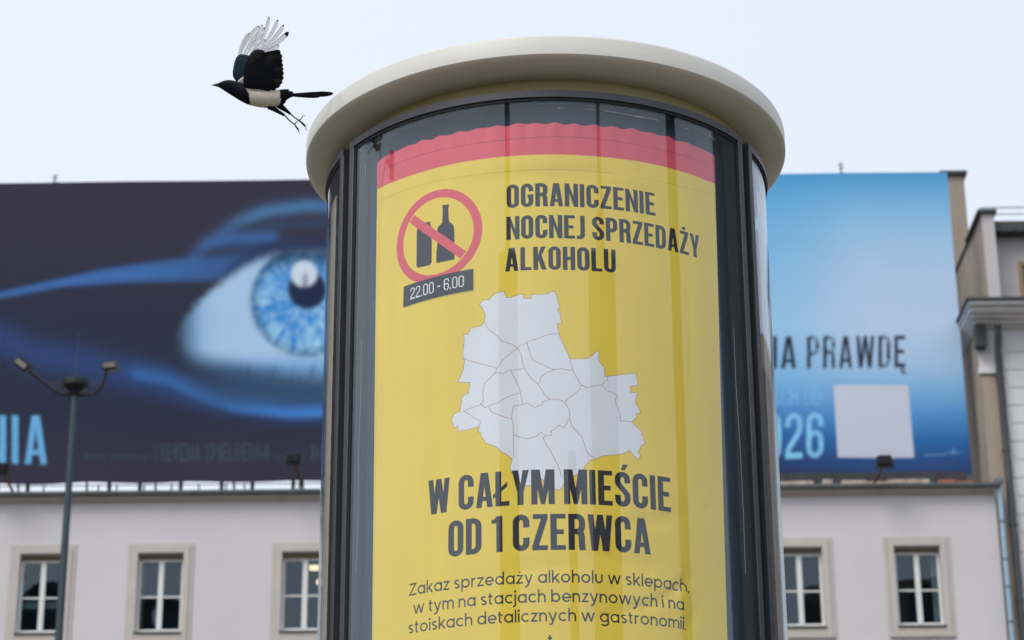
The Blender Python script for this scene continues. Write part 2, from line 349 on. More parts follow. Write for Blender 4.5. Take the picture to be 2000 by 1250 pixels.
        W_ = .43; m = W_ / 2; w = t * .95; P_([(0, 0), (w, 0), (m + w * .33, 1), (m - w * .66, 1)]); P_([(W_ - w, 0), (W_, 0), (m + w * .66, 1), (m - w * .33, 1)]); P_([(.07, .19), (W_ - .07, .19), (W_ - .09, .19 + t * .8), (.09, .19 + t * .8)])
    elif ch == 'Y': W_ = .42; m = W_ / 2; P_([(0, 1), (m - t / 2, .36), (m, .36), (m, .60), (.155, 1)]); P_([(W_, 1), (W_ - .155, 1), (m, .60), (m, .36), (m + t / 2, .36)]); S_([(m, .37), (m, 0)])
    elif ch in 'ZŻ':
        W_ = .37; P_([(.02, 1), (.02, .865), (W_, .865), (W_, 1)]); P_([(0, 0), (W_, 0), (W_, .135), (0, .135)]); P_([(0, .12), (.155, .12), (W_, .88), (W_ - .155, .88)])
        if ch == 'Ż': P_([(W_ / 2 - .07, 1.06), (W_ / 2 + .07, 1.06), (W_ / 2 + .07, 1.19), (W_ / 2 - .07, 1.19)])
    elif ch == 'K': W_ = .42; S_([(h, 0), (h, 1)]); P_([(t - .02, .33), (t + .05, .46), (W_ - .01, 1), (W_ - .165, 1), (t - .02, .56)]); P_([(W_ - .155, 0), (W_, 0), (.27, .64), (.15, .50)])
    elif ch == '1': W_ = .27; S_([(W_ - h, 0), (W_ - h, 1)]); P_([(0, .80), (W_ - t + .01, .80), (W_ - t + .01, .93), (W_ - .1, 1), (W_ - t, .98), (W_ - t - .06, .91), (0, .90)])
    elif ch == '2': S_([(x0, .70)] + arc(xm, y1 - ry, r, ry, 180, 0) + [(x1, .68), (x1 - .02, .58), (x0 + .02, .22), (x0, y0 + .001)], False); P_([(0, 0), (W_, 0), (W_, .125), (0, .125)])
    elif ch == '6': S_([(x1, .70)] + arc(xm, y1 - ry, r, ry, 0, 180) + arc(xm, y0 + ry, r, ry, 180, 360) + arc(xm, .56 - ry, r, ry, 0, 180))
    elif ch == '.': W_ = t; P_([(0, 0), (t, 0), (t, .14), (0, .14)])
    elif ch == '-': W_ = .24; P_([(0, .42), (W_, .42), (W_, .54), (0, .54)])
    elif ch == ' ': W_ = .12
    if ch == 'Ś': P_([(.16, 1.05), (.26, 1.05), (.36, 1.22), (.22, 1.22)])
    if ch == 'Ą': S_([(W_ - .06, .02), (W_ - .12, -.08), (W_ - .07, -.14), (W_, -.13)])
    if ch == 'Ę': pass
    return q, W_
def low_glyph(ch, t=.096):
    x = .52; r = x / 2; c = r - t / 2; q = []; h = t / 2
    def S_(pts, closed=False): q.extend(stroke_quads(pts, t, closed))
    def ring(cx): S_(arc(cx, r, c, c, 0, 360, 20), True)
    W_ = x
    if ch == 'o': ring(r)
    elif ch in 'adgqą': ring(r); top = {'a': x, 'ą': x, 'd': .74, 'g': x, 'q': x}[ch]; bot = -.02 if ch == 'g' else 0; S_([(x - h, top), (x - h, bot)] + (arc(r, -.02, c, .16, 0, -150, 9) if ch == 'g' else []))
    elif ch in 'bp': ring(r); S_([(h, .74 if ch == 'b' else x), (h, 0 if ch == 'b' else -.2)])
    elif ch in 'nh': W_ = .44; S_([(h, .74 if ch == 'h' else x), (h, 0)]); S_(arc(.22, .29, .22 - h, .23 - h, 180, 0, 12) + [(.44 - h, 0)])
    elif ch == 'm': W_ = .72; S_([(h, x), (h, 0)]); S_(arc(.20, .30, .20 - h, .22 - h, 180, 0, 10) + [(.40 - h, 0)]); S_(arc(.52, .30, .16 + h * .2, .22 - h, 180, 0, 10) + [(.72 - h, 0)])
    elif ch == 'u': W_ = .44; S_([(h, x)] + arc(.22, .23, .22 - h, .23 - h, 180, 360, 12) + [(.44 - h, x)]); 
    elif ch == 'r': W_ = .27; S_([(h, x), (h, 0)]); S_(arc(.23, .29, .23 - h, .23 - h, 180, 80, 7))
    elif ch == 'c': W_ = .46; S_(arc(r, r, c, c, 45, 315, 16))
    elif ch in 'eę': W_ = .5; S_([(h + .02, r - .005), (x - h, r - .005)] + arc(r, r, c, c, 0, 318, 18))
    elif ch == 's':
        W_ = .36; S_(arc(.18, x - .14, .18 - h, .14 - h, 35, 90, 3) + arc(.18, x - .14, .18 - h, .14 - h, 90, 250, 8) + arc(.18, .14, .18 - h, .14 - h, 70, -90, 9) + arc(.18, .14, .18 - h, .14 - h, -90, -150, 4))
    elif ch in 'zż': W_ = .38; S_([(.01, x - h), (W_ - .04, x - h), (.05, h), (W_, h)])
    elif ch == 'w': W_ = .74; S_([(h * .7, x), (.20, .0)]); S_([(.20, 0), (.37, x)]); S_([(.37, x), (.54, 0)]); S_([(.54, 0), (W_ - h * .7, x)])
    elif ch == 'y': W_ = .46; S_([(h * .7, x), (.24, .0)]); S_([(W_ - h * .7, x), (.19, -.12), (.12, -.17), (.03, -.165)])
    elif ch == 'k': W_ = .42; S_([(h, .74), (h, 0)]); S_([(h, .17), (.38, x)]); S_([(.17, .29), (.40, 0)])
    elif ch == 'l': W_ = t; S_([(h, .74), (h, 0)])
    elif ch in 'ij': W_ = t; S_([(h, x), (h, 0)] if ch == 'i' else [(h, x), (h, -.1), (-.02, -.17), (-.09, -.17)]); S_(arc(h, .665, .022, .022, 0, 360, 8), True); q.append([(0, .63), (t, .63), (t, .70), (0, .70)])
    elif ch == 't': W_ = .27; S_([(.10, .66), (.10, .13)] + arc(.19, .13, .09, .13 - h, 180, 290, 6)); q.append([(0, x - t), (.26, x - t), (.26, x), (0, x)])
    elif ch == 'Z': W_ = .50; S_([(.02, .70 - h), (W_ - .05, .70 - h), (.05, h), (W_, h)])
    elif ch == '.': W_ = t; q.append([(0, 0), (t, 0), (t, t), (0, t)])
    elif ch == ',': W_ = t; q.append([(.01, t), (-.04, -.10), (.02, -.10), (t + .01, t)])
    elif ch == ' ': W_ = .13
    if ch == 'ż': q.append([(.16, .62), (.24, .62), (.24, .70), (.16, .70)])
    return q, W_
def line_quads(text, glyph, gap, **kw):
    x = 0; out = []
    for ch in text:
        q, w = glyph(ch, **kw)
        out += [[(px + x, py) for px, py in p] for p in q]; x += w + gap
    return out, x - gap
def fit_line(text, glyph, gap, s0, s1, zb, h, **kw):
    q, w = line_quads(text, glyph, gap, **kw); k = (s1 - s0) / w
    return [[(s0 + px * k, zb + py * h) for px, py in p] for p in q]

def ccw(p):
    a = sum(p[i][0] * p[(i + 1) % len(p)][1] - p[(i + 1) % len(p)][0] * p[i][1] for i in range(len(p)))
    return p if a > 0 else p[::-1]
def split(p):
    if len(p) == 3: T = [(0, 1, 2)]
    elif len(p) == 4: T = [(0, 1, 2), (0, 2, 3)]
    else: T = tessellate_polygon([[Vector((a, b, 0)) for a, b in p]])
    out = []
    for t in T:
        q = [p[i] for i in t]; a = (q[1][0] - q[0][0]) * (q[2][1] - q[0][1]) - (q[2][0] - q[0][0]) * (q[1][1] - q[0][1])
        if abs(a) > 2e-9: out.append(q if a > 0 else q[::-1])
    return out
def planar(layers, extra_edges, scale=1.0):
    """layers: [(material index, polygons)] low to high priority -> verts, tris, material per tri, without overlaps"""
    vs = []; es = []; fs = []; pri = []
    for k, (mi, polys) in enumerate(layers):
        for p in [t for q in polys for t in split(q)]:
            n = len(vs); vs += [Vector((a * scale, b * scale)) for a, b in p]; fs.append(list(range(n, n + len(p)))); pri.append(k)
    for (a, b) in extra_edges:
        n = len(vs); vs += [Vector((a[0] * scale, a[1] * scale)), Vector((b[0] * scale, b[1] * scale))]; es.append((n, n + 1))
    # share equal corners and edges, then triangulate all the outlines at once
    key = {}; uv = []; m_ = []
    for v in vs:
        k = (round(v.x, 4), round(v.y, 4))
        if k not in key: key[k] = len(uv); uv.append(v)
        m_.append(key[k])
    ue = set()
    for f in fs:
        for i in range(3):
            a_, b_ = m_[f[i]], m_[f[(i + 1) % 3]]
            if a_ != b_: ue.add((min(a_, b_), max(a_, b_)))
    for a_, b_ in es: ue.add((m_[a_], m_[b_]))
    V, E, F, ov, oe, of = delaunay_2d_cdt(uv, sorted(ue), [], 0, 1e-5, False)
    Vn = np.array([v[:] for v in V]); Fn = np.array([tuple(f) for f in F]); C = Vn[Fn].mean(1); od = np.argsort(C[:, 0]); Cs = C[od]
    lay = np.full(len(Fn), -1)
    for f, k in zip(fs, pri):
        (ax, ay), (bx_, by), (cx_, cy_) = [vs[i] for i in f]
        lo = np.searchsorted(Cs[:, 0], min(ax, bx_, cx_)); hi = np.searchsorted(Cs[:, 0], max(ax, bx_, cx_)); P = Cs[lo:hi]
        if not len(P): continue
        X, Y = P[:, 0], P[:, 1]
        ins = ((bx_ - ax) * (Y - ay) - (by - ay) * (X - ax) >= 0) & ((cx_ - bx_) * (Y - by) - (cy_ - by) * (X - bx_) >= 0) & ((ax - cx_) * (Y - cy_) - (ay - cy_) * (X - cx_) >= 0)
        w = od[lo:hi][ins]; lay[w] = np.maximum(lay[w], k)
    keep = lay >= 0; Fk = Fn[keep]
    return [tuple(v / scale) for v in Vn], [tuple(int(i) for i in f) for f in Fk], [layers[k][0] for k in lay[keep]]

# ------------------------------------------------------------------ the advertising column
ac = thing('advertising_column', 'round advertising column with cream lid, dark frames and yellow poster behind curved glass, in the foreground', 'advertising column', (COLX, COLY, 0))
Z = lambda z: z + CAMZ
ZT = Z(3.1836)                    # top of the panel frames
PC = R_(-1.35)                    # the front panel's centre angle
ZB = 1.05                         # bottom of the panels
b = MB(); b.lathe([(0, 0), (.70, 0), (.70, .12), (.66, .16), (.66, ZB - .12), (.72, ZB - .06), (.72, ZB - .004), (0, ZB - .004)], 96)
b.build('plinth', M['base'], ac, smooth=True)
b = MB(); b.lathe([(0, ZB), (.655, ZB), (.655, ZT + .002), (0, ZT + .002)], 96); b.build('core', M['backing'], ac, smooth=True)
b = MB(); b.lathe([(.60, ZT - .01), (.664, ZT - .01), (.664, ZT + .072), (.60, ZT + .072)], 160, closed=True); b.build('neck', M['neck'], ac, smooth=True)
# lid: rolled rim, sloping underside, shallow dome
z1, z2 = Z(3.2693), Z(3.3382)
prof = [(.60, Z(3.252)), (.66, Z(3.247)), (.69, Z(3.2445)), (.715, Z(3.2455)), (.745, Z(3.2530)), (.765, Z(3.2605)), (.778, z1 - .0025), (.7802, z1), (.7802, z1 + .0001), (.7822, z1 + .0022), (.7824, z2 - .012), (.779, z2 - .004), (.772, z2), (.755, z2 + .004), (.5, z2 + .03), (.2, z2 + .045), (.0, z2 + .05)]
b = MB(); b.lathe([(r, z - ZT) for r, z in prof], 256); lid = b.build('lid', M['lid'], ac, smooth=True); lid.location.z = ZT; lid.rotation_euler.y = -.0105

HW = R_(58.2)                     # half angle of a panel
def stain(a): return a
def make_panel(centre, front):
    a0, a1 = centre - HW, centre + HW
    st = R_(2.1)                  # stile
    r0, r1 = .664, .7185
    z0, z3 = ZB, ZT
    b = MB(); b.shell(.64, r1, a0, a1, z3 - .022, z3, 96); b.shell(r0, r1, a0, a1, z0, z0 + .03, 96)
    top = b.build('panel_frame', M['frame'], ac, smooth=True)
    for s in (0, 1):
        aa = a0 if s == 0 else a1 - st
        b = MB(); b.shell(r0, r1, aa, aa + st, z0 + .03, z3 - .022, 4); b.build('stile', M['frame'], top, smooth=True, bevel=.002)
    b = MB(); gs = R_(.7); rg0, rg1 = .69, .7135
    b.shell(rg0, rg1, a0 + st, a1 - st, z3 - .031, z3 - .022, 96); b.shell(rg0, rg1, a0 + st, a1 - st, z0 + .03, z0 + .039, 96)
    b.shell(rg0, rg1, a0 + st, a0 + st + gs, z0 + .039, z3 - .031, 2); b.shell(rg0, rg1, a1 - st - gs, a1 - st, z0 + .039, z3 - .031, 2)
    b.build('gasket', M['gasket'], top, smooth=True)
    b = MB(); b.shell(.7065, .7105, a0 + st, a1 - st, z0 + .032, z3 - .024, 120)
    gl = b.build('glass_pane', M['glass'], ac, smooth=True)
    return top
front_frame = make_panel(PC, True)
make_panel(PC + R_(120), False); make_panel(PC - R_(120), False)
# dark slots between the three panels
for k in range(3):
    a = PC + R_(60 + 120 * k); b = MB(); b.shell(.65, .688, a - R_(1.75), a + R_(1.75), ZB, ZT - .004, 4); b.build('joint_post', M['gasket'], ac, smooth=True)

# ------------------------------------------------------------------ the yellow poster
PM = {'yellow': mat('poster_yellow', (.93, .70, .06), .42, var=.05, vscale=4, stretch=(1, 1, .5), spec=.3, bump=.05, bscale=12),
      'red': mat('poster_red', (.80, .085, .125), .42, var=.06, vscale=4, spec=.3),
      'redcrease': mat('poster_red_crease_shade', (.50, .035, .055), .42, var=.06, spec=.3),
      'dark': mat('poster_dark_print', (.011, .011, .019), .42, var=.1, spec=.3),
      'map': mat('poster_pale_map', (.84, .89, .95), .42, var=.04, spec=.3),
      'mapline': mat('poster_map_border', (.42, .2, .2), .42, spec=.3),
      'white': mat('poster_white', (.85, .86, .88), .42, spec=.3),
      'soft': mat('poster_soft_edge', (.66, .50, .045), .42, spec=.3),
      'body': mat('poster_body_text', (.022, .022, .024), .42, var=.1, spec=.3),
      'yellowcrease': mat('poster_yellow_crease_shade', (.74, .56, .04), .42, spec=.3)}
PMI = {k: i for i, k in enumerate(PM)}
def sz(px, py):                   # pixel -> (arc length, z) on the poster
    a, z = cyl(px, py); return a * RP, z
def c4(x, y): return sz(740 + x / 4.4647, 340 + y / 4.4647)
def c6(x, y): return sz(860 + x / 2.907, 550 + y / 2.907)
AL0, AL1, AR0, AR1 = R_(-49.0) * RP, R_(-48.0) * RP, R_(46.1) * RP, R_(43.7) * RP      # left/right edge at top / at the picture's bottom
zt, zb_ = Z(3.083), Z(1.33)
def edgeL(z): return AL0 + (AL1 - AL0) * (zt - z) / (zt - Z(1.576))
def edgeR(z): return AR0 + (AR1 - AR0) * (zt - z) / (zt - Z(1.576))
zy = Z(2.981)
L = []
top = []
for i in range(121):              # wavy upper edge
    s = AR0 + (AL0 - AR0) * i / 120
    top.append((s, zt + .0008 * math.sin(s * 57) + .0022 * math.sin(s * 105 + .6 * math.sin(s * 9)) * (.7 + .3 * math.sin(s * 11)) - .0012 * math.sin(s * 17) - .014 * max(0, (s - AR0 + .035) / .035) ** 2 - .016 * max(0, (AL0 + .04 - s) / .04) ** 2))
sheet = [(edgeL(zb_), zb_), (edgeR(zb_), zb_)] + top
L.append(('yellow', [sheet]))
L.append(('red', [[(edgeL(zy), zy), (edgeR(zy), zy)] + top]))
crz = [(edgeL(zt) + (edgeR(zt) - edgeL(zt)) * i / 40, zt - .046 + .002 * math.sin(i * .35)) for i in range(1, 40)]  # creases: shade of the folds painted as darker red and yellow lines
L.append(('redcrease', stroke_quads(crz, .0022)))
L.append(('yellowcrease', stroke_quads([(x, z - .103 - .004 * math.sin((x + .2) * 4)) for x, z in crz], .002)))
# prohibition sign
cc = sz(858.3, 459.5); sl = sz(774.3, 470)[0]; sr = sz(942.3, 455)[0]
RS = (sr - sl) / 2; sc = ((sl + sr) / 2, cc[1]); tk = RS * .178
ringq = stroke_quads(arc(sc[0], sc[1], RS - tk / 2, RS - tk / 2, 0, 360, 64), tk, True)
big = [(502, 778), (500, 690), (510, 610), (508, 500), (515, 462), (540, 438), (553, 425), (558, 300), (554, 296), (556, 270), (612, 264), (612, 292), (607, 296), (612, 412), (628, 425), (652, 450), (660, 490), (660, 745)]
small = [(325, 800), (328, 490), (342, 462), (368, 440), (382, 430), (450, 410), (444, 432), (455, 450), (462, 480), (460, 770), (440, 795), (340, 816)]
L.append(('dark', [[c4(*p) for p in big], [c4(*p) for p in small]]))
d1, d2 = c4(302, 372), c4(726, 730)
dx, dz = d2[0] - d1[0], d2[1] - d1[1]; l = math.hypot(dx, dz); dx /= l; dz /= l
L.append(('red', ringq + stroke_quads([(sc[0] - RS * .80 * math.cos(R_(41)), sc[1] + RS * .80 * math.sin(R_(41))), (sc[0] + RS * .80 * math.cos(R_(41)), sc[1] - RS * .80 * math.sin(R_(41)))], tk * 1.02)))
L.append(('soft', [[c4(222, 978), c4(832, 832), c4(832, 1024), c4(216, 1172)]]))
bx = [c4(213, 980), c4(823, 825), c4(823, 1012), c4(208, 1163)]
L.append(('dark', [bx]))
# opening hours, written along the tilted box
ta, tb = c4(270, 1094), c4(742, 981); tq, tw = line_quads('22.00 - 6.00', cap_glyph, .075, t=.085)
hh = c4(740, 880)[1] - c4(740, 981)[1]
L.append(('white', [[(ta[0] + (tb[0] - ta[0]) * x / tw, ta[1] + (tb[1] - ta[1]) * x / tw + y * hh) for x, y in p] for p in tq]))
# district map
outl = [(222,128),(240,108),(262,100),(275,106),(285,98),(290,85),(302,80),(320,65),(344,60),(365,57),(368,75),(374,91),(400,92),(430,80),(468,72),(472,80),(474,97),(515,98),(522,68),(530,74),(535,72),(560,76),(600,70),(617,72),(615,62),(650,55),(660,82),(665,92),(668,112),(672,125),(680,150),(668,155),(672,172),(680,176),(683,190),(682,205),(690,233),(663,240),(672,280),(680,315),(695,350),(712,385),(725,412),(735,440),(790,439),(840,438),(850,425),(862,422),(873,408),(884,396),(890,392),(900,398),(899,430),(900,450),(915,470),(930,490),(935,540),(1112,520),(1114,545),(1122,560),(1120,590),(1080,592),(1082,628),(1112,632),(1122,625),(1112,655),(1110,690),(1125,712),(1140,743),(1112,750),(1115,762),(1112,775),(1100,785),(1088,797),(1120,828),(1150,855),(1140,866),(1152,880),(1157,900),(1165,905),(1163,920),(1140,930),(1135,950),(1122,965),(1130,978),(1140,985),(1125,1010),(1095,982),(1075,958),(1040,974),(1010,983),(950,986),(915,992),(905,1000),(885,1008),(850,1015),(838,1030),(820,1050),(812,1072),(800,1090),(770,1098),(740,1125),(728,1138),(700,1150),(690,1175),(672,1186),(650,1176),(625,1160),(600,1150),(585,1128),(570,1120),(558,1135),(550,1160),(455,1160),(435,1130),(415,1100),(402,1080),(395,1060),(402,1030),(408,1005),(380,985),(345,965),(322,940),(290,928),(255,915),(246,895),(232,880),(230,860),(215,850),(222,820),(180,835),(100,850),(97,820),(75,830),(66,800),(63,780),(75,755),(95,742),(110,735),(118,690),(120,655),(140,640),(158,633),(164,600),(168,572),(97,570),(115,535),(130,500),(134,470),(140,440),(128,435),(128,400),(133,360),(136,320),(130,300),(160,298),(165,280),(178,264),(205,256),(215,257),(232,250),(248,235),(256,190),(244,162)]
bord = [[(256,235),(265,260),(290,285),(320,305),(350,340),(410,357),(440,380),(460,420),(466,455),(475,490),(515,550),(555,585),(580,620),(600,650),(622,668),(660,668),(690,676),(712,695),(730,725),(735,780),(745,815),(770,850),(800,880),(818,920),(828,960),(850,988),(880,1005)],
 [(680,297),(640,297),(600,305),(545,328),(520,333),(490,347),(470,360),(450,362),(440,380),(412,398),(380,425),(350,450),(340,470),(322,492),(250,472),(160,448),(145,436),(130,440)],
 [(322,492),(312,520),(335,518),(355,524),(400,503),(440,502),(475,492)],
 [(487,345),(500,370),(508,410),(520,440),(545,458),(590,478),(645,500),(690,495),(755,505),(765,530),(785,560),(800,590),(790,615),(770,630),(740,655),(705,685)],
 [(645,500),(600,520),(570,545),(568,565),(552,583)],[(735,440),(744,470),(748,500)],
 [(800,592),(812,588),(825,602),(885,592),(915,588),(935,565),(950,560),(950,540)],
 [(915,588),(945,620),(1000,640),(1006,652),(995,665),(997,700),(1010,715),(1020,750),(1024,790),(1088,796)],
 [(312,520),(280,550),(250,580),(240,640),(245,680),(225,700),(180,715),(130,735)],
 [(225,690),(240,702),(250,716),(290,700),(330,690),(340,678),(370,662),(410,645),(450,632)],
 [(400,503),(420,545),(440,580),(455,632),(462,670),(467,700)],
 [(278,708),(282,730),(300,745),(350,765),(405,780),(413,800),(415,875),(416,940),(418,1000)],
 [(405,780),(410,740),(417,708),(467,700),(500,690),(520,705),(540,716),(555,706),(578,700),(580,685),(622,668)],
 [(415,872),(450,882),(495,893),(520,885),(545,880),(570,855),(590,868),(600,877),(630,873),(628,852),(645,840),(672,815),(705,830),(722,790),(733,780)],
 [(600,877),(583,885),(600,925),(625,960),(640,990),(655,1020),(665,1035),(678,1070),(690,1110)],[(130,735),(165,752),(185,770),(210,782),(228,792),(222,820)]]
L.append(('map', [[c6(*p) for p in outl]]))
ln = []
for pl in bord: ln += stroke_quads([c6(*p) for p in pl], .0016)
ln += stroke_quads([c6(*p) for p in outl], .0016, True)
L.append(('mapline', ln))
# headings
def px_line(text, xl, yl, xr, ztop_px, glyph=cap_glyph, gap=.062, zb=None, part='dark', **kw):
    s0, z0 = sz(xl, yl); s1 = sz(xr, yl)[0]
    z0 = z0 if zb is None else Z(zb)
    h = sz(*ztop_px)[1] - z0
    L.append((part, fit_line(text, glyph, gap, s0, s1, z0, h, **kw)))
px_line('OGRANICZENIE', 989.8, 407.0, 1280, (992, 361.5))
px_line('NOCNEJ SPRZEDAŻY', 989.8, 469.3, 1365, (992, 423.5))
px_line('ALKOHOLU', 987, 531.0, 1203.5, (1000, 484.5))
px_line('W CAŁYM MIEŚCIE', 836, 995, 1311, (1040, 917.5), zb=1.9034)
px_line('OD 1 CZERWCA', 875, 1080, 1271, (980, 1007.5), zb=1.7712)
# ogonek for the A of SPRZEDAZY comes with the glyph set; small print below
def body(text, xl, xr, xc, yc, hpx=18.0):
    zc = sz(xc, yc)[1]; s0 = sz(xl, yc)[0]; s1 = sz(xr, yc)[0]; h = (sz(xc, yc - hpx)[1] - zc) / .52
    L.append(('body', fit_line(text, low_glyph, .085, s0, s1, zc, h)))
body('Zakaz sprzedaży alkoholu w sklepach,', 799.5, 1347, 1060, 1138.6)
body('w tym na stacjach benzynowych i na', 807.6, 1336, 1060, 1176.4)
body('stoiskach detalicznych w gastronomii.', 798, 1342, 1060, 1214.0)
dsym = sz(1074, 1246); L.append(('body', stroke_quads([(dsym[0] - .006, dsym[1]), (dsym[0] + .006, dsym[1])], .005) + stroke_quads([(dsym[0], dsym[1] - .008), (dsym[0], dsym[1] + .008)], .005)))
grid = []
for i in range(-50, 51): grid.append(((i * .012, zb_ - .01), (i * .009, zt + .02)))
for k in range(int((zt - zb_) / .03) + 1): grid.append(((AL0 - .01, zb_ + .0151 + k * .03), (AR0 + .01, zb_ + .0151 + k * .03)))

V2, T2, MI = planar([(PMI[n], p) for n, p in L], grid, 10.0)
BUCK = [(*sz(px, py), sx, s2, am, an) for px, py, sx, s2, am, an in ((1290, 1012, .10, .011, .005, .25), (1215, 1092, .12, .013, .004, -.2), (1320, 1150, .07, .012, .005, .6), (1070, 1110, .15, .014, .003, .1), (1385, 985, .05, .013, .004, -.6), (1350, 1215, .06, .02, .004, 1.1), (1240, 1190, .1, .012, .003, .3), (960, 345, .35, .008, .0022, .03), (1250, 372, .2, .008, .0022, -.05), (1385, 600, .012, .12, .003, 0), (760, 900, .015, .3, .002, 0), (1350, 700, .014, .2, .0022, 0))]

def wave(s, z):
    u = max(0.0, (z - (zt - .16)) / .16)
    w = .0026 * math.sin(s * 105 + .6 * math.sin(s * 9)) * u ** 2 + .0012 * math.sin(s * 71 + z * 3) * u
    w += .0011 * math.sin(s * 9 + z * 2.1) + .0007 * math.sin(s * 23 - z * 4 + 1)
    for (cs, cz, sx, szz, am, an) in BUCK:      # buckles in the lower sheet
        a, b_ = (s - cs) * math.cos(an) + (z - cz) * math.sin(an), -(s - cs) * math.sin(an) + (z - cz) * math.cos(an)
        w -= 1.4 * am * math.exp(-(a / sx) ** 2 - (b_ / szz) ** 2)
    return w
vs3 = []
for s, z in V2:
    r = RP + wave(s, z); a = s / RP; vs3.append((r * math.sin(a), -r * math.cos(a), z))
me = bpy.data.meshes.new('poster'); me.from_pydata(vs3, [], T2)
for m in PM.values(): me.materials.append(m)
me.polygons.foreach_set('material_index', MI); me.polygons.foreach_set('use_smooth', [True] * len(T2))
po = bpy.data.objects.new('poster', me); link(po, ac)
po['label'] = 'yellow printed sheet with a red top band, a no-alcohol sign, a pale city map and black Polish text'
# side posters, mostly edge-on
def side_poster(centre, mats, bands):
    for (a0, a1, z0, z1, m) in bands:
        pass
b = MB()
for k, (a0, a1) in enumerate(((-48, 48),)):
    n = 40; c = PC - R_(120)
    for i in range(n):
        u0, u1 = R_(a0 + (a1 - a0) * i / n), R_(a0 + (a1 - a0) * (i + 1) / n)
        mi = 0 if i < 30 else (1 if i in (33, 34) else 2)
        b.add([(RP * math.sin(c + u0), -RP * math.cos(c + u0), 1.4), (RP * math.sin(c + u1), -RP * math.cos(c + u1), 1.4), (RP * math.sin(c + u1), -RP * math.cos(c + u1), zt), (RP * math.sin(c + u0), -RP * math.cos(c + u0), zt)], [(0, 1, 2, 3)], mi)
b.build('poster', [PM['yellow'], PM['body'], mat('poster_cream', (.72, .68, .55), .4)], ac, smooth=True, fix=False)['label'] = 'cream and yellow sheet on the left side, seen edge-on'
b = MB(); c = PC + R_(120)
for i in range(40):
    u0, u1 = R_(-48 + 96 * i / 40), R_(-48 + 96 * (i + 1) / 40); mi = 0 if i % 13 else 1
    b.add([(RP * math.sin(c + u0), -RP * math.cos(c + u0), 1.4), (RP * math.sin(c + u1), -RP * math.cos(c + u1), 1.4), (RP * math.sin(c + u1), -RP * math.cos(c + u1), zt), (RP * math.sin(c + u0), -RP * math.cos(c + u0), zt)], [(0, 1, 2, 3)], mi)
b.build('poster', [mat('poster_grey', (.25, .27, .3), .4), mat('poster_pink', (.5, .3, .3), .4)], ac, smooth=True, fix=False)['label'] = 'grey sheet on the right side, seen edge-on'
# scratches on the glass
sm = mat('pale_scratch', (.6, .62, .65), .7)
def scratch(pts, w=.0012):
    b = MB(); P = []
    for px, py in pts:
        a, z = cyl(px, py, .7112); P.append((a, z))
    for i in range(len(P) - 1):
        (a, z), (a2, z_2) = P[i], P[i + 1]; dx_, dz_ = (a2 - a) * .71, z_2 - z; l_ = math.hypot(dx_, dz_) or 1; nx, nz_ = -dz_ / l_ * w / 2, dx_ / l_ * w / 2
        q = []
        for rr in (.7108, .7113):
            for (aa, zz, sg) in ((a, z, 1), (a2, z_2, 1), (a2, z_2, -1), (a, z, -1)):
                q.append((rr * math.sin(aa + sg * nx / .71), -rr * math.cos(aa + sg * nx / .71), zz + sg * nz_))
        b.add(q, [(0, 1, 2, 3), (7, 6, 5, 4), (0, 4, 5, 1), (1, 5, 6, 2), (2, 6, 7, 3), (3, 7, 4, 0)])
    b.build('scratch', sm, ac)
scratch([(1180, 216), (1205, 220), (1235, 226), (1258, 230)], .0008); scratch([(1238, 226), (1262, 228), (1285, 234)], .0008); scratch([(1242, 229), (1270, 232), (1288, 235)], .0006)
scratch([(1376, 262), (1388, 266), (1398, 274)], .0009); scratch([(1380, 268), (1390, 271), (1394, 275)], .0006); scratch([(1338, 250), (1346, 252)], .0008); scratch([(1088, 212), (1098, 211)], .0006); scratch([(1142, 213), (1160, 214)], .0005)
scratch([(706, 660), (705, 760), (701, 860), (700, 950), (698, 1050), (695, 1120)], .0006); scratch([(1433, 640), (1438, 760), (1446, 880), (1452, 1000), (1456, 1120)], .0006); scratch([(736, 280), (750, 275)], .0006); scratch([(714, 320), (713, 345)], .0006)

# ------------------------------------------------------------------ the long building behind
wxz = lambda px, py, off=0: fp(px, py, off)
ub = fthing('long_building', 'pale lilac rendered building with beige framed windows, carrying the big banner on its roof', 'building', 0, 0, 0)
xL = fp(-700, 1000)[0]; xRt = fp(1943, 960)[0]
zg_top = fp(300, 956)[1]; zc_top = fp(300, 967, -.2)[1]; zc_bot = fp(300, 981)[1]
# window sizes from the second window
ox0, oz1 = fp(269, 1081); ox1, _ = fp(358, 1081); _, oz0 = fp(313, 1233)
OW, OH = ox1 - ox0, oz1 - oz0
wx = [fp(px, 1085)[0] for px in (-150, 85, 315, 596)] + [None] * 0
wx += [fp(px, 1072)[0] for px in (838, 1079, 1320, 1560, 1790)]
floors = [oz0, oz0 - 3.9]
holes = [(x - OW / 2, x + OW / 2, z, z + OH) for x in wx for z in floors]
def wall_holes(b, x0, x1, z0, z1, holes, y=0.0):
    xs = sorted(set([x0, x1] + [h[0] for h in holes] + [h[1] for h in holes])); zs = sorted(set([z0, z1] + [h[2] for h in holes] + [h[3] for h in holes]))
    for i in range(len(xs) - 1):
        for j in range(len(zs) - 1):
            xm, zm = (xs[i] + xs[i + 1]) / 2, (zs[j] + zs[j + 1]) / 2
            if any(h[0] < xm < h[1] and h[2] < zm < h[3] for h in holes): continue
            b.add([(xs[i], y, zs[j]), (xs[i + 1], y, zs[j]), (xs[i + 1], y, zs[j + 1]), (xs[i], y, zs[j + 1])], [(0, 1, 2, 3)])
b = MB(); wall_holes(b, xL, xRt, 0, zc_bot, holes)
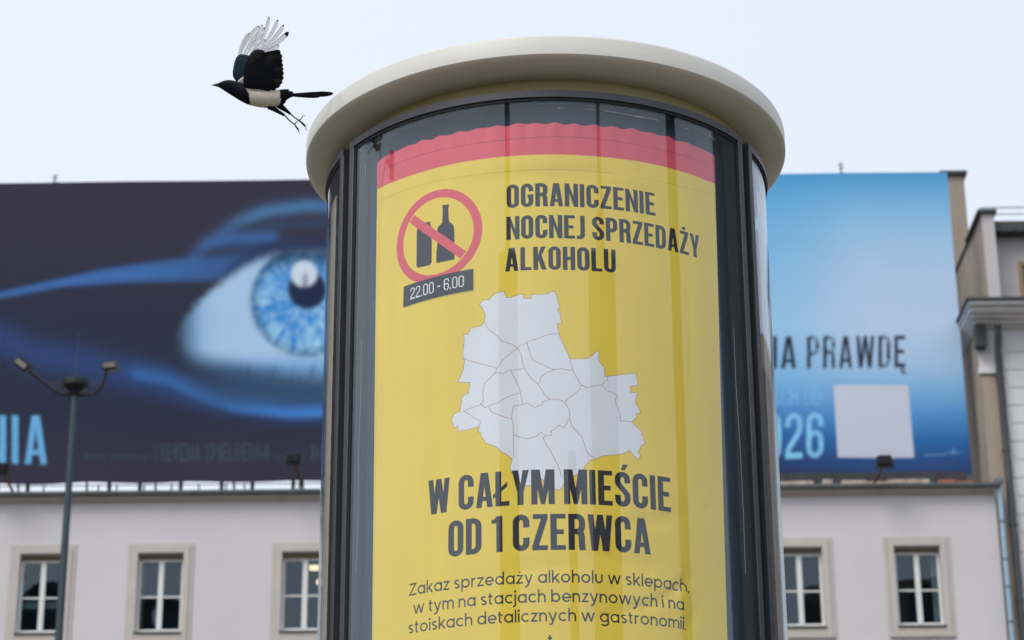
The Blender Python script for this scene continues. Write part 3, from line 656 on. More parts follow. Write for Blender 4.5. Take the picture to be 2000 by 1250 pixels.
for h in holes:                   # reveals
    x0, x1, z0, z1_ = h
    b.add([(x0, 0, z0), (x0, .3, z0), (x0, .3, z1_), (x0, 0, z1_)], [(0, 1, 2, 3)]); b.add([(x1, 0, z0), (x1, 0, z1_), (x1, .3, z1_), (x1, .3, z0)], [(0, 1, 2, 3)])
    b.add([(x0, 0, z1_), (x0, .3, z1_), (x1, .3, z1_), (x1, 0, z1_)], [(0, 1, 2, 3)]); b.add([(x0, 0, z0), (x1, 0, z0), (x1, .3, z0), (x0, .3, z0)], [(0, 1, 2, 3)])
b.add([(xRt, 0, 0), (xRt, 14, 0), (xRt, 14, zc_bot), (xRt, 0, zc_bot)], [(0, 1, 2, 3)]); b.add([(xL, 0, 0), (xL, 14, 0), (xL, 14, zc_bot), (xL, 0, zc_bot)], [(0, 1, 2, 3)]); b.add([(xL, 14, 0), (xRt, 14, 0), (xRt, 14, zc_bot), (xL, 14, zc_bot)], [(0, 1, 2, 3)])
b.build('wall', M['wall'], ub, fix=False)
b = MB(); b.box(xL, xRt, -.10, .3, zc_bot, zc_bot + (zc_top - zc_bot) * .35); b.box(xL, xRt, -.20, .3, zc_bot + (zc_top - zc_bot) * .35, zc_top); b.build('cornice', M['cornice'], ub, bevel=.015)
b = MB()
npt = 10
zlip = fp(300, 957.5, -.36)[1]; zg_top = zlip - .05
pr = [(-.36 + .08 * (1 - math.cos(math.pi * k / npt)), zlip - .11 * math.sin(math.pi * k / npt)) for k in range(npt + 1)]
for (x0, x1) in ((xL, fp(470, 960)[0]), (fp(470, 960)[0] + .004, fp(1050, 955)[0]), (fp(1050, 955)[0] + .004, fp(1560, 950)[0]), (fp(1560, 950)[0] + .004, xRt + .1)):
    n = len(pr); b.add([(x0, y, z) for y, z in pr] + [(x1, y, z) for y, z in pr], [(i, i + 1, i + 1 + n, i + n) for i in range(n - 1)] + [tuple(range(n))[::-1], tuple(range(n, 2 * n))])
b.box(xL, xRt, -.19, 14, zc_top + .004, zg_top)
b.build('gutter', M['zinc'], ub, bevel=0)
gh = wx[1] - wx[0]
def make_window(x, z, kind=0, tilt=None):
    sw = fp(377.6, 1075)[0] - fp(358, 1075)[0]     # width of the stone surround
    x0, x1, z0, z1_ = x - OW / 2, x + OW / 2, z, z + OH
    b = MB()
    for (d, w0, w1) in ((.07, 0, sw * .62), (.035, sw * .62 + .002, sw)):
        b.box(x0 - w1, x0 - w0, -d, 0, z0 - .30, z1_ + w1); b.box(x1 + w0, x1 + w1, -d, 0, z0 - .30, z1_ + w1); b.box(x0 - w0, x1 + w0, -d, 0, z1_ + w0, z1_ + w1)
    b.box(x0, x1, -.065, 0, z0 - .30, z0 - .075); b.box(x0 - sw * .9, x1 + sw * .9, -.075, 0, z0 - .345, z0 - .303)
    win = b.build('window', M['surround'], ub, bevel=.01)
    if kind == 1: win['label'] = 'window with dark panes'
    b = MB(); b.box(x0 - .02, x1 + .02, -.11, .2, z0 - .072, z0 - .03); b.build('sill', M['darksill'], win)
    fw = .075
    b = MB(); b.box(x0, x1, .19, .27, z1_ - .14, z1_ - .002); b.build('head_board', M['tanwood'], win)
    b = MB(); zt_ = z1_ - .142; b.box(x0 + .002, x0 + fw, .17, .24, z0, zt_); b.box(x1 - fw, x1 - .002, .17, .24, z0, zt_); b.box(x0 + fw, x1 - fw, .17, .24, z0, z0 + .09); b.box(x0 + fw, x1 - fw, .17, .24, zt_ - .05, zt_)
    b.build('sash_frame', M['whitewood'], win, bevel=.008)
    b = MB(); b.box(x - .07, x + .07, .15, .235, z0 + .09, zt_ - .05); b.build('mullion', M['whitewood'], win, bevel=.008)
    zm = z0 + (zt_ - z0) * .49
    for s in (-1, 1):
        xa, xb = (x0 + fw, x - .07) if s < 0 else (x + .07, x1 - fw)
        b = MB(); b.box(xa, xb, .18, .225, zm - .022, zm + .022); b.build('transom', M['whitewood'], win)
        for (za, zb2) in ((z0 + .09, zm - .022), (zm + .022, zt_ - .05)):
            b = MB(); tl = tilt[0 if s < 0 else 1] if tilt else random.uniform(-.006, .006); b.add([(xa, .20 + tl, za), (xb, .20 - tl, za), (xb, .20 - tl, zb2), (xa, .20 + tl, zb2)], [(0, 1, 2, 3)]); b.build('pane', M['winglass'], win, fix=False)
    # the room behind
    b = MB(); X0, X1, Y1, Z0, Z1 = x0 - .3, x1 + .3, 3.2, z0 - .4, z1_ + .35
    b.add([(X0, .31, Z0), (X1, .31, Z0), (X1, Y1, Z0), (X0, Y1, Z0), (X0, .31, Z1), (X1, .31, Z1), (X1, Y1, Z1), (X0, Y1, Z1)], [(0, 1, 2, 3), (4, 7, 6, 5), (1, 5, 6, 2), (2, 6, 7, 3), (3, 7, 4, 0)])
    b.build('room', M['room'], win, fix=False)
    if kind == 0 and random.random() < .5:
        b = MB(); cw = random.uniform(.1, .28); n_ = 12; side_ = random.choice((-1, 1)); xs0 = x0 + .02 if side_ < 0 else x1 - .02 - cw
        for k in range(n_): b.add([(xs0 + cw * k / n_, .36 + .02 * (k % 2), z0), (xs0 + cw * (k + 1) / n_, .36 + .02 * ((k + 1) % 2), z0), (xs0 + cw * (k + 1) / n_, .36 + .02 * ((k + 1) % 2), zt_), (xs0 + cw * k / n_, .36 + .02 * (k % 2), zt_)], [(0, 1, 2, 3)])
        b.build('curtain', M['curtain2'], win, fix=False)
    if kind == 1:
        b = MB(); b.box(x0 + .05, x1 - .05, .32, .34, zm - .25, zm - .06); b.build('blind', M['curtain'], win)
    return win
wins = []
for z in floors:
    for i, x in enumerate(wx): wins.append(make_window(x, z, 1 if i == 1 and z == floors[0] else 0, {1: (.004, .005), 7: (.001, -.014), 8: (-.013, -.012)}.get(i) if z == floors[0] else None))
# lit ceiling lamps seen through the third window
le = bpy.data.materials.new('warm_lamp_glow'); le.use_nodes = True; e_ = le.node_tree.nodes['Principled BSDF']; e_.inputs['Emission Color'].default_value = (1, .72, .42, 1); e_.inputs['Emission Strength'].default_value = 1.3
for (px, py, w) in ((617, 1109, .34), (626, 1137, .2)):
    x, z = fp(px, py, 1.6); t = fthing('ceiling_lamp', 'warm lit ceiling lamp behind the right half of the window beside the column' if w > .3 else 'smaller warm lamp glowing below the first one, behind the window beside the column', 'lamp', x, 1.6, z, 'lamps lit inside the window')
    b = MB(); b.box(x - w / 2, x + w / 2, 1.5, 1.7, z - .05, z + .05); b.build('lamp_shade', le, t)
    b = MB(); b.box(x - .01, x + .01, 1.59, 1.61, z + .05, floors[0] + OH + .34); b.build('rod', M['lampdark'], t)
# blue-grey downpipe at the right end
(xa, za), (xb, zb3) = fp(1951, 945, -.15), fp(1975, 1250, -.15)
t = fthing('downpipe', 'pale blue downpipe with ring clamps at the right end of the lilac building', 'downpipe', xa, -.15, 0)
b = MB(); b.tube([(xa, -.15, 0), (xa, -.15, za - .3), (xa, -.15, za)], .072, 14); b.build('pipe', M['pipeblue'], t, smooth=True)
b = MB(); b.box(xa - .11, xa + .11, -.26, -.04, za, za + .16); b.build('hopper', M['zinc'], t, bevel=.02)
for py in (1019, 1093, 1146, 1215):
    z = fp(1960, py, -.15)[1]; b = MB(); b.lathe([(.072, z - .03), (.084, z - .03), (.084, z + .03), (.072, z + .03)], 16, c=(xa, -.15)); b.build('clamp', M['zinc'], t, smooth=True)

# ------------------------------------------------------------------ the banner
BO = .9                             # it stands 0.9 m behind the street front
bxl = fp(-420, 600, BO)[0]; bxr = fp(1850, 338, BO)[0]
bzt = fp(900, 347, BO)[1]; bzb = fp(900, 935, BO)[1]
NX, NZ = 1150, 292
gx = np.linspace(bxl, bxr, NX); gz = np.linspace(bzb, bzt, NZ)
GX, GZ = np.meshgrid(gx, gz)
def nproj(x, off, z):
    P = np.stack([FO.x + FX.x * x + FN.x * off, FO.y + FX.y * x + FN.y * off, z - CAMZ], -1)
    d = P @ np.array(CF); return CX + FPX * (P @ np.array(CR)) / d, CY - FPX * (P @ np.array(CU)) / d
PX, PY = nproj(GX, BO, GZ)
def L3(c): return np.array(lin(*c))
def sm_(a, b, x): t = np.clip((x - a) / (b - a), 0, 1); return t * t * (3 - 2 * t)
def polyd(pts, X=None, Y=None):
    """distance to a polyline and position along it (0..1)"""
    X = PX if X is None else X; Y = PY if Y is None else Y
    best = np.full(X.shape, 1e9); pos = np.zeros(X.shape); n = len(pts) - 1
    for i in range(n):
        (ax, ay), (bx_, by) = pts[i], pts[i + 1]; dx_, dy = bx_ - ax, by - ay; l2 = dx_ * dx_ + dy * dy
        t = np.clip(((X - ax) * dx_ + (Y - ay) * dy) / l2, 0, 1); d = np.hypot(X - ax - t * dx_, Y - ay - t * dy)
        m = d < best; best[m] = d[m]; pos[m] = ((i + t) / n)[m]
    return best, pos
def vnoise(X, Y, seed):
    r = np.random.RandomState(seed); T = r.rand(64, 64); xi = np.floor(X).astype(int); yi = np.floor(Y).astype(int); fx = X - xi; fy = Y - yi; fx = fx * fx * (3 - 2 * fx); fy = fy * fy * (3 - 2 * fy)
    g_ = lambda a, b_: T[a % 64, b_ % 64]
    return (g_(xi, yi) * (1 - fx) + g_(xi + 1, yi) * fx) * (1 - fy) + (g_(xi, yi + 1) * (1 - fx) + g_(xi + 1, yi + 1) * fx) * fy
def blend(img, c, a): return img * (1 - a[..., None]) + np.array(c) * a[..., None]
KB = 1.0                           # print colours from picture colours
dark = blend(np.tile(L3((57, 54, 71)), (NZ, NX, 1)), L3((42, 49, 68)), sm_(430, 650, PY) * (1 - sm_(800, 930, PY)) * .9)
img = dark
# streak of light from the left into the brow
tb_ = np.interp(PX, [-420, -100, 0, 200, 330, 420, 560], [640, 590, 568, 524, 505, 496, 490]); bb_ = np.interp(PX, [-420, -100, 0, 120, 250, 450, 560], [660, 602, 584, 562, 554, 549, 545])
fr_ = np.clip((PY - tb_) / np.maximum(bb_ - tb_, 1), 0, 1); bandm = sm_(-5, 8, PY - tb_) * (1 - sm_(-7, 5, PY - bb_)) * (1 - sm_(470, 570, PX))
img = blend(img, L3((66, 116, 182)), bandm * (.5 + .5 * np.sin(fr_ * 3.1)) * (.95 - .35 * sm_(250, 480, PX)))
d, u = polyd([(-420, 600), (0, 660), (60, 690), (180, 712), (300, 742), (380, 770), (460, 792), (560, 805), (700, 803)])
img = blend(img, L3((52, 86, 150)), np.exp(-(d / (34 - 14 * sm_(.4, .8, u))) ** 2) * .5)
d, u = polyd([(270, 735), (330, 745), (400, 778), (460, 796), (560, 808), (700, 806)])
sd_ = np.where(PY < np.interp(PX, [270, 330, 400, 460, 560, 700], [735, 745, 778, 796, 808, 806]), 20, 9)
img = blend(img, L3((70, 136, 215)), np.exp(-(d / sd_) ** 2) * (.42 + .5 * sm_(.35, .9, u)))
for pts, wd, c, a in (([(380, 500), (420, 462), (470, 430), (520, 412), (600, 402), (720, 404)], 13, (84, 146, 200), .62), ([(375, 505), (400, 478), (450, 465), (530, 462)], 13, (70, 128, 200), .6), ([(400, 500), (470, 490), (560, 488)], 20, (44, 80, 134), .5), ([(440, 470), (520, 440), (640, 436)], 9, (46, 78, 110), .6)):
    d, u = polyd(pts); img = blend(img, L3(c), np.exp(-(d / wd) ** 2) * a * (.25 + .75 * sm_(.1, .6, u)))
for xs_ in range(-400, 1900, 205): img = img * (1 - .10 * np.exp(-((PX - xs_ + (PY - 600) * .0) / 1.6) ** 2))[..., None]      # welded seams of the sheet
# the eyeball
ex, ey = 600.0, 588.0
up = np.interp(PX, [330, 360, 400, 440, 480, 520, 560, 640, 700], [668, 622, 580, 546, 517, 500, 494, 490, 492]); lo = np.interp(PX, [330, 370, 420, 480, 560, 640, 700], [676, 700, 712, 724, 738, 746, 744])
up = up + (vnoise(PX / 9, PY / 9, 3) - .5) * 10
inside = sm_(-16, 16, PY - up) * (1 - sm_(-34, 26, PY - lo)) * sm_(335, 405, PX)
scl = blend(np.tile(L3((176, 208, 236)), (NZ, NX, 1)), L3((96, 160, 220)), sm_(680, 725, PY) * .7)
scl = blend(scl, L3((110, 170, 225)), (1 - sm_(350, 440, PX)) * .7)
img = img * (1 - inside[..., None]) + scl * inside[..., None]
rr = np.hypot(PX - ex, (PY - ey) * 1.02); ang = np.arctan2(PY - ey, PX - ex)
fib = vnoise(ang * 9 + 40, rr / 30 + 5, 5) * .4 + vnoise(ang * 20 + 90, rr / 11 + 9, 6) * .35 + vnoise(PX / 7, PY / 7, 8) * .25
ir = (1 - sm_(104, 118, rr)) * sm_(478, 500, PY)
fib = sm_(.2, .9, fib) * (.6 + .4 * sm_(540, 640, PY)); ic = L3((44, 134, 212)) * (1 - fib[..., None]) + L3((178, 226, 250)) * fib[..., None]
ic = ic * (1 - .55 * sm_(84, 112, rr) * (1 - .3 * fib))[..., None]
ic = ic * (1 - .72 * (1 - sm_(492, 545, PY)))[..., None]
img = img * (1 - ir[..., None]) + ic * ir[..., None]
img = blend(img, L3((30, 44, 76)), (1 - sm_(34, 42, np.hypot(PX - ex, PY - 566))))
img = blend(img, L3((214, 226, 238)), (1 - sm_(22, 29, np.hypot(PX - 594, PY - 535))) * (1 - .7 * np.exp(-((PX - 596) / 5) ** 2) * sm_(524, 545, PY)))
up2 = np.interp(PX, [400, 440, 480, 520, 560, 640, 700], [566, 534, 506, 488, 482, 479, 480])
img = blend(img, L3((40, 58, 92)), np.exp(-((PY - up2) / 13) ** 2) * sm_(400, 480, PX) * (.6 + .4 * vnoise(PX / 5 + PY / 9, PY / 30, 21)))
# lower lashes and lid shadow printed on the sheet
lash = vnoise((PX - 600) / 6 + PY / 22, PY / 60, 11)
img = blend(img, L3((40, 62, 92)), sm_(.55, .8, lash) * sm_(700, 735, PY) * (1 - sm_(750, 790, PY)) * sm_(380, 480, PX) * .6)
img = blend(img, L3((58, 88, 124)), sm_(690, 730, PY) * (1 - sm_(770, 812, PY)) * sm_(330, 480, PX) * (1 - inside) * .75 * (1 - sm_(700, 780, PX)))
for _ in range(3):
    for ax_ in (0, 1): img[2:-2, 2:-2] = ((np.roll(img, 1, ax_) + np.roll(img, -1, ax_) + 2 * img) / 4)[2:-2, 2:-2]
# right half: pale blue glow
K = sm_(760, 1180, PX)
def ramp(y, stops):
    ys = [s_[0] for s_ in stops]; cs = np.array([L3(s_[1]) for s_ in stops]); return np.stack([np.interp(y, ys, cs[:, i]) for i in range(3)], -1)
rt = ramp(PY, ((335, (82, 160, 210)), (380, (118, 182, 224)), (450, (160, 203, 235)), (540, (184, 209, 236)), (640, (190, 212, 238)), (710, (172, 206, 236)), (760, (132, 184, 226)), (810, (86, 150, 208)), (860, (48, 108, 172)), (900, (46, 82, 136)), (935, (52, 68, 110))))
rt2 = ramp(PY, ((335, (74, 158, 212)), (400, (112, 182, 226)), (500, (140, 196, 234)), (640, (160, 206, 240)), (740, (130, 186, 230)), (800, (84, 146, 205)), (850, (52, 104, 165)), (900, (44, 70, 118)), (935, (46, 58, 92))))
kk = sm_(1500, 1720, PX)[..., None]; rt = rt2 * (1 - kk) + rt * kk
# lettering
def letter_mask(text, xl, xr, ybase_l, ybase_r, hpx, glyph_t=.12, gap=.10):
    q, w = line_quads(text, cap_glyph, gap, t=glyph_t); m = np.zeros(PX.shape)
    gxp = (PX - xl) / (xr - xl) * w; yb = ybase_l + (ybase_r - ybase_l) * (PX - xl) / (xr - xl)
    shear = 0.03; gyp = (yb - PY) / hpx; gxp = gxp - gyp * 0 
    sel = (gxp > -.1) & (gxp < w + .1) & (gyp > -.25) & (gyp < 1.3); X = gxp[sel]; Y = gyp[sel]; a = np.zeros(X.shape); sf = 1.1 / hpx
    kx = w / (xr - xl) * hpx       # glyph units are stretched in x
    for p in q:
        p = ccw(p); c0 = min(v[0] for v in p) - .1; c1 = max(v[0] for v in p) + .1; s2 = (X > c0) & (X < c1)
        if not s2.any(): continue
        x_, y_ = X[s2], Y[s2]
        # even-odd test with soft edge by supersampling
        acc = np.zeros(x_.shape)
        for ox_, oy_ in [(i_ * .5, j_ * .5) for i_ in (-1, 0, 1) for j_ in (-1, 0, 1)]:
            xx = x_ + ox_ * 2.4 / hpx * kx; yy = y_ + oy_ * 2.4 / hpx; ins = np.zeros(x_.shape, bool); n = len(p)
            for i in range(n):
                x1_, y1_ = p[i]; x2_, y2_ = p[(i + 1) % n]
                cnd = ((y1_ > yy) != (y2_ > yy)); den = (y2_ - y1_) if y2_ != y1_ else 1e-9
                ins ^= cnd & (xx < (x2_ - x1_) * (yy - y1_) / den + x1_)
            acc += ins / 9
        a[s2] = np.maximum(a[s2], acc)
    m[sel] = a
    for ax_ in (0, 1): m = (np.roll(m, 1, ax_) + 2 * m + np.roll(m, -1, ax_)) / 4
    return m
cap_glyph_base = cap_glyph
def cap_glyph(ch, t=.152):
    if ch == 'Ę':
        q, w = cap_glyph_base('E', t); q = q + stroke_quads([(w - .05, .02), (w - .12, -.10), (w - .06, -.17), (w + .02, -.15)], t * .7); return q, w
    if ch == 'T': return [[(0, .88), (.36, .88), (.36, 1), (0, 1)], [(.18 - t / 2, 0), (.18 + t / 2, 0), (.18 + t / 2, .9), (.18 - t / 2, .9)]], .36
    if ch == 'V': return [[(0, 1), (.16, 0), (.25, 0), (.13, 1)], [(.40, 1), (.27, 1), (.16, 0), (.25, 0)]], .40
    if ch == 'B':
        q, w = cap_glyph_base('P', t); q2, _ = cap_glyph_base('D', t); return q + q2, w
    return cap_glyph_base(ch, t)
img = img * (1 - K[..., None]) + rt * K[..., None]
m_ = letter_mask('NIA', -31, 91, 905, 906, 94, .125, .13); img = blend(img, L3((112, 182, 230)), m_)
m_ = letter_mask('STEVENA SPIELBERGA', 298, 527, 901, 899, 34, .11, .10); img = blend(img, L3((66, 84, 98)), m_ * .8)
m_ = letter_mask('REZYSERIA SCENARIUSZ', 163, 288, 901, 900, 14, .13, .1) * 0
for k in range(20):                # a line too small to read
    x0_ = 165 + k * 6.2
    if k in (7, 8): continue
    img = blend(img, L3((64, 78, 92)), ((np.abs(PX - x0_) < 2.2) & (np.abs(PY - 893) < 6)) * .45)
for k in range(9): img = blend(img, L3((64, 78, 92)), ((np.abs(PX - (540 + k * 6.5)) < 2.2) & (np.abs(PY - 892) < 6)) * .4)
m_ = letter_mask('BA', 608, 640, 898, 897, 30, .13, .09); img = blend(img, L3((66, 84, 98)), m_ * .8)
m_ = np.maximum(letter_mask('NA', 1488, 1555, 720, 720, 63, .125, .12), letter_mask('PRAWDĘ', 1576, 1768, 720, 718, 63, .125, .13)); img = blend(img, L3((40, 42, 60)), m_)
m_ = letter_mask('ACH OD', 1506, 1604, 793, 792, 38, .10, .10); img = blend(img, L3((128, 196, 240)), m_ * .75)
m_ = letter_mask('2026', 1452, 1608, 897, 894, 88, .115, .10); img = blend(img, L3((140, 212, 250)), m_ * .95)
# plain pale square where the code is left out
sqx = (PX - (1628 + (PY - 752) * .055)) ; sq = sm_(-2, 2, sqx) * (1 - sm_(143, 148, sqx - (PY - 752) * .03)) * sm_(750, 754, PY) * (1 - sm_(891, 896, PY)); img = blend(img, L3((208, 212, 224)), sq * .92)
m_ = ((np.abs(PX - 1826) < 20) & (np.abs(PY - 889) < 1.6)) * .35 + np.exp(-((PX - 1862) / 14) ** 2 - ((PY - 884) / 2.5) ** 2) * .5 + np.exp(-((PX - 1862) / 3) ** 2 - ((PY - 881) / 7) ** 2) * .4
img = blend(img, L3((120, 170, 215)), np.clip(m_, 0, 1))
img = np.clip(img * KB, 0, .9)
bt = fthing('billboard_banner', 'huge rooftop banner with a glowing blue eye on dark at left, pale blue at right', 'billboard', (bxl + bxr) / 2, BO, zg_top)
# sheet with slight slack between its ties along the lower edge
sagz = GZ - .05 * (1 - np.clip((GZ - bzb) / .6, 0, 1)) * np.abs(np.sin(GX * 1.1)) ** 1.5 * 0.9
sagy = BO + .03 * np.sin(GX * 1.9) * (1 - np.clip((GZ - bzb) / 2.5, 0, 1)) + .012 * np.sin(GX * .9 + 2)
vv = np.stack([GX, sagy, sagz], -1).reshape(-1, 3) - np.array(OFF[bt.name])
idx = np.arange(NX * NZ).reshape(NZ, NX); ff = np.stack([idx[:-1, :-1], idx[:-1, 1:], idx[1:, 1:], idx[1:, :-1]], -1).reshape(-1, 4)
me = bpy.data.meshes.new('printed_sheet'); me.vertices.add(len(vv)); me.vertices.foreach_set('co', vv.astype(np.float32).ravel())
me.loops.add(ff.size); me.loops.foreach_set('vertex_index', ff.astype(np.int32).ravel()); me.polygons.add(len(ff)); me.polygons.foreach_set('loop_start', np.arange(0, ff.size, 4, dtype=np.int32))
me.update(calc_edges=True); ca = me.color_attributes.new('print', 'FLOAT_COLOR', 'POINT')
ca.data.foreach_set('color', np.concatenate([img.reshape(-1, 3), np.ones((NX * NZ, 1))], 1).astype(np.float32).ravel())
me.materials.append(M['banner']); o = bpy.data.objects.new('printed_sheet', me); link(o, bt)
# hems, edge tube and supports
b = MB(); b.box(bxl, bxr, BO + .03, BO + .11, bzt - .06, bzt + .01); b.build('top_rail', M['scaff'], bt)
b = MB(); b.box(bxl, bxr, BO + .06, BO + .12, bzb + .06, bzb + .16); b.build('bottom_rail', M['scaff'], bt)
xg = fp(640, 940, BO)[0]
x = bxl + .2; k = 0
while x < bxr - .1:
    b = MB(); b.box(x - .05, x + .05, BO + .14, BO + .24, zg_top, bzt - .07); b.build('post', M['scaff'], bt)
    if k % 2 == 0:
        b = MB(); b.tube([(x, BO + .3, zg_top + .5), (x, BO + 3.2, zg_top)], .035, 6); b.tube([(x, BO + .3, bzt - 2), (x, BO + 3.2, zg_top + .05)], .035, 6); b.build('brace', M['scaff'], bt)
    x += 1.13 if k % 3 else .85; k += 1
# a low rail and clutter in the gap under the left half
rl = fthing('roof_rail', 'low dark pipe rail running along the roof edge under the left half of the banner', 'rail', (bxl + xg) / 2, .5, zg_top)
xg2 = fp(1200, 940, .5)[0]
zr = fp(300, 947, .5)[1]
b = MB(); b.tube([(bxl, .5, zr), (xg2, .5, zr)], .014, 6); b.build('rail_tube', M['scaff'], rl)
x = bxl + .4
while x < xg2:
    b = MB(); b.box(x - .02, x + .02, .48, .52, zg_top, zr + .02); b.build('upright', M['scaff'], rl); x += random.choice((.5, .75, 1.1, 1.5))
for i, (px, wd, hh_) in enumerate(((250, .75, .30), (45, .14, .26), (200, .3, .22), (365, .2, .3), (405, .16, .2), (590, .35, .25), (60, .3, .15))):
    x, _ = fp(px, 950, .7); t = fthing('roof_box', ['wide rusty box in the gap under the banner, right of the lamp post', 'small dark box in the gap under the banner at the far left', 'dark box in the gap under the banner just right of the lamp post', 'dark box under the banner below the eye corner', 'small box under the banner near the rooftop floodlight', 'dark foot block of the rooftop floodlight beside the column', 'low block at the far left under the banner'][i], 'box', x, .7, zg_top)
    b = MB(); b.box(x - wd / 2, x + wd / 2, .62, .8, zg_top + .002, zg_top + hh_); b.build('casing', M['rust'] if i in (0, 3) else M['scaff'], t, bevel=.01)
# right part: rubble parapet
pt = fthing('parapet', 'low broken parapet of beige blocks and orange bricks under the right half of the banner', 'parapet', fp(1700, 938)[0], .3, zg_top)
b = MB(); b.box(xg2 + .3, fp(1897, 935)[0], .52, .6, zg_top + .002, bzb - .05); b.build('backing_strip', M['scaff'], pt)
x = xg2 + .3; i = 0
while x < fp(1895, 935)[0]:
    w = random.uniform(.25, .7); h_ = random.uniform(.06, .16); px = fproj(x, .3, zg_top)[0]
    mt = M['brick'] if (1815 < px < 1875 or random.random() < .15) else M['beigeblock']
    b = MB(); b.box(x, x + w, .2 + random.uniform(0, .08), .5, zg_top + .002, zg_top + .2 + h_); b.build('brick' if mt is M['brick'] else 'block', mt, pt, bevel=.01); x += w + random.choice((.015, .03, .25)); i += 1
# small aerials on the banner's top edge
for px, py, h_, lb in ((107, 352, .28, 'small dark aerial on the top edge of the banner at the far left'), (1643, 340, .36, 'small dark aerial on the top edge of the banner right of the column')):
    x, _ = fp(px, py, BO + .07); t = fthing('aerial', lb, 'aerial', x, BO + .07, bzt, 'aerials on the banner top edge')
    b = MB(); b.tube([(x, BO + .07, bzt), (x, BO + .07, bzt + h_)], .02, 6); b.build('mast', M['scaff'], t)
    b = MB(); b.tube([(x - .1, BO + .07, bzt + h_ * .82), (x + .1, BO + .07, bzt + h_ * .9)], .012, 6); b.tube([(x - .06, BO + .07, bzt + h_ * .45), (x + .08, BO + .07, bzt + h_ * .62)], .016, 6); b.tube([(x - .1, BO + .07, bzt + .02), (x + .12, BO + .07, bzt + .03)], .02, 6); b.build('crossbar', M['scaff'], t)
# floodlights on arms that light the banner
for (hx, hy, bx_, by, s, lb) in ((572, 894, 592, 938, 1, 'black floodlight on a rusty arm in front of the banner just left of the column'), (1728, 899, 1706, 935, -1, 'black floodlight on a rusty arm in front of the right end of the banner'), (2, 914, 28, 945, 1, 'black floodlight on a rusty arm at the left edge of the photo')):
    x0, z0 = fp(hx, hy, -.9); x1_, z1_ = fp(bx_, by, .0)
    t = fthing('banner_floodlight', lb, 'floodlight', x1_, 0, zg_top, 'floodlights aimed at the banner')
    b = MB(); b.tube([(x1_, .05, zg_top), (x1_, 0, zg_top + .12), (x0 + s * .05, -.8, z0 - .12)], .038, 8); b.build('arm', M['rust'], t, smooth=True)
    b = MB(); b.box(x0 - .17, x0 + .17, -1.0, -.82, z0 - .13, z0 + .12); b.box(x0 - .2, x0 + .2, -.82, -.76, z0 - .15, z0 + .15)
    for k in range(5): b.box(x0 - .14 + k * .065, x0 - .125 + k * .065, -1.06, -1.0, z0 - .1, z0 + .1)
    b.build('housing', M['lampdark'], t, bevel=.015)
    b = MB(); b.box(x0 - .17, x0 + .17, -.757, -.75, z0 - .12, z0 + .12); b.build('lens', M['lens'], t)
    b = MB(); b.box(x0 - .235, x0 - .205, -.95, -.85, z0 - .2, z0 + .03); b.box(x0 + .205, x0 + .235, -.95, -.85, z0 - .2, z0 + .03); b.box(x0 - .235, x0 + .235, -.95, -.85, z0 - .225, z0 - .2); b.build('bracket', M['scaff'], t)

# ------------------------------------------------------------------ the neighbour on the right
NB = .3                             # its front lies just behind that of the lilac building
nb = fthing('corner_building', 'white building at the right edge with heavy cornice, grey attic and brown stained side wall', 'building', fp(1960, 900, NB)[0], NB, 0)
xf = fp(1911, 700, NB)[0]           # left edge of the front
zcb = fp(1950, 641, NB - .1)[1]; zct = fp(1950, 586, NB - 1.05)[1]
XR = xf + 14
b = MB(); b.add([(xf, NB, 0), (xf, 26, 0), (xf, 26, zcb), (xf, NB, zcb)], [(0, 1, 2, 3)])
bxx = [(xf, NB), (xf, 26)]
b.build('side_wall', M['brown'], nb, fix=False)
xpl = fp(1944, 660, NB)[0]; zfr = fp(1925, 727, NB)[1]
b = MB(); b.box(xpl, XR, NB, NB + .5, 0, zcb); b.box(xf + .003, xpl, NB, NB + .5, zfr, zcb); b.build('front_wall', M['whitewall'], nb)
b = MB(); b.box(xf + .003, xpl, NB + .02, NB + .5, 0, zfr - .002); b.build('corner_strip', mat('beige_plaster', (.42, .335, .265), .95, var=.2, vscale=1, stretch=(1, 1, .3), dirt=((.2, .17, .15), 1, (1, 1, .2), .58, .6)), nb)
b = MB(); b.box(xf - .04, xpl, NB - .05, NB - .003, zfr - .05, zfr + .10); b.build('string_course', M['whitewall'], nb, bevel=.01)
# rusticated blocks along the corner
zz = zcb - .18; k = 0
xq = fp(1960, 700, NB)[0]
while zz > 8:
    h_ = .52; 
    for j in range(6):
        xs_ = xpl + .22 + j * 1.25 - (.3 if k % 2 else 0); xs_ = max(xs_, xpl + .16)
        b = MB(); b.box(xs_, xpl + .22 + (j + 1) * 1.25 - (.3 if k % 2 else 0) - .02, NB - .03, NB - .001, zz - h_ + .02, zz); b.build('block', M['whitewall'], nb, bevel=.015)
    zz -= h_; k += 1
# cornice: stepped crown with a return on the left
b = MB(); H = zct - zcb
steps = [(0, .14, .18), (.14, .32, .38), (.32, .5, .62), (.5, .78, .85), (.78, 1.0, 1.05)]
for a, c_, pj in steps: b.box(xf - pj * .34, XR, NB - pj, 3 - a * .01, zcb + H * a, zcb + H * c_ - .002)
b.build('cornice', M['whitewall'], nb, bevel=.03)
b = MB(); b.box(xf - .42, XR, NB - 1.12, 3.1, zct, zct + .07); b.build('roof_sheet', M['capdark'], nb)
b = MB(); b.box(xf - .10, xf + .22, NB - .32, NB - .002, zcb - .62, zcb - .002); b.build('bracket', M['capdark'], nb, bevel=.03)
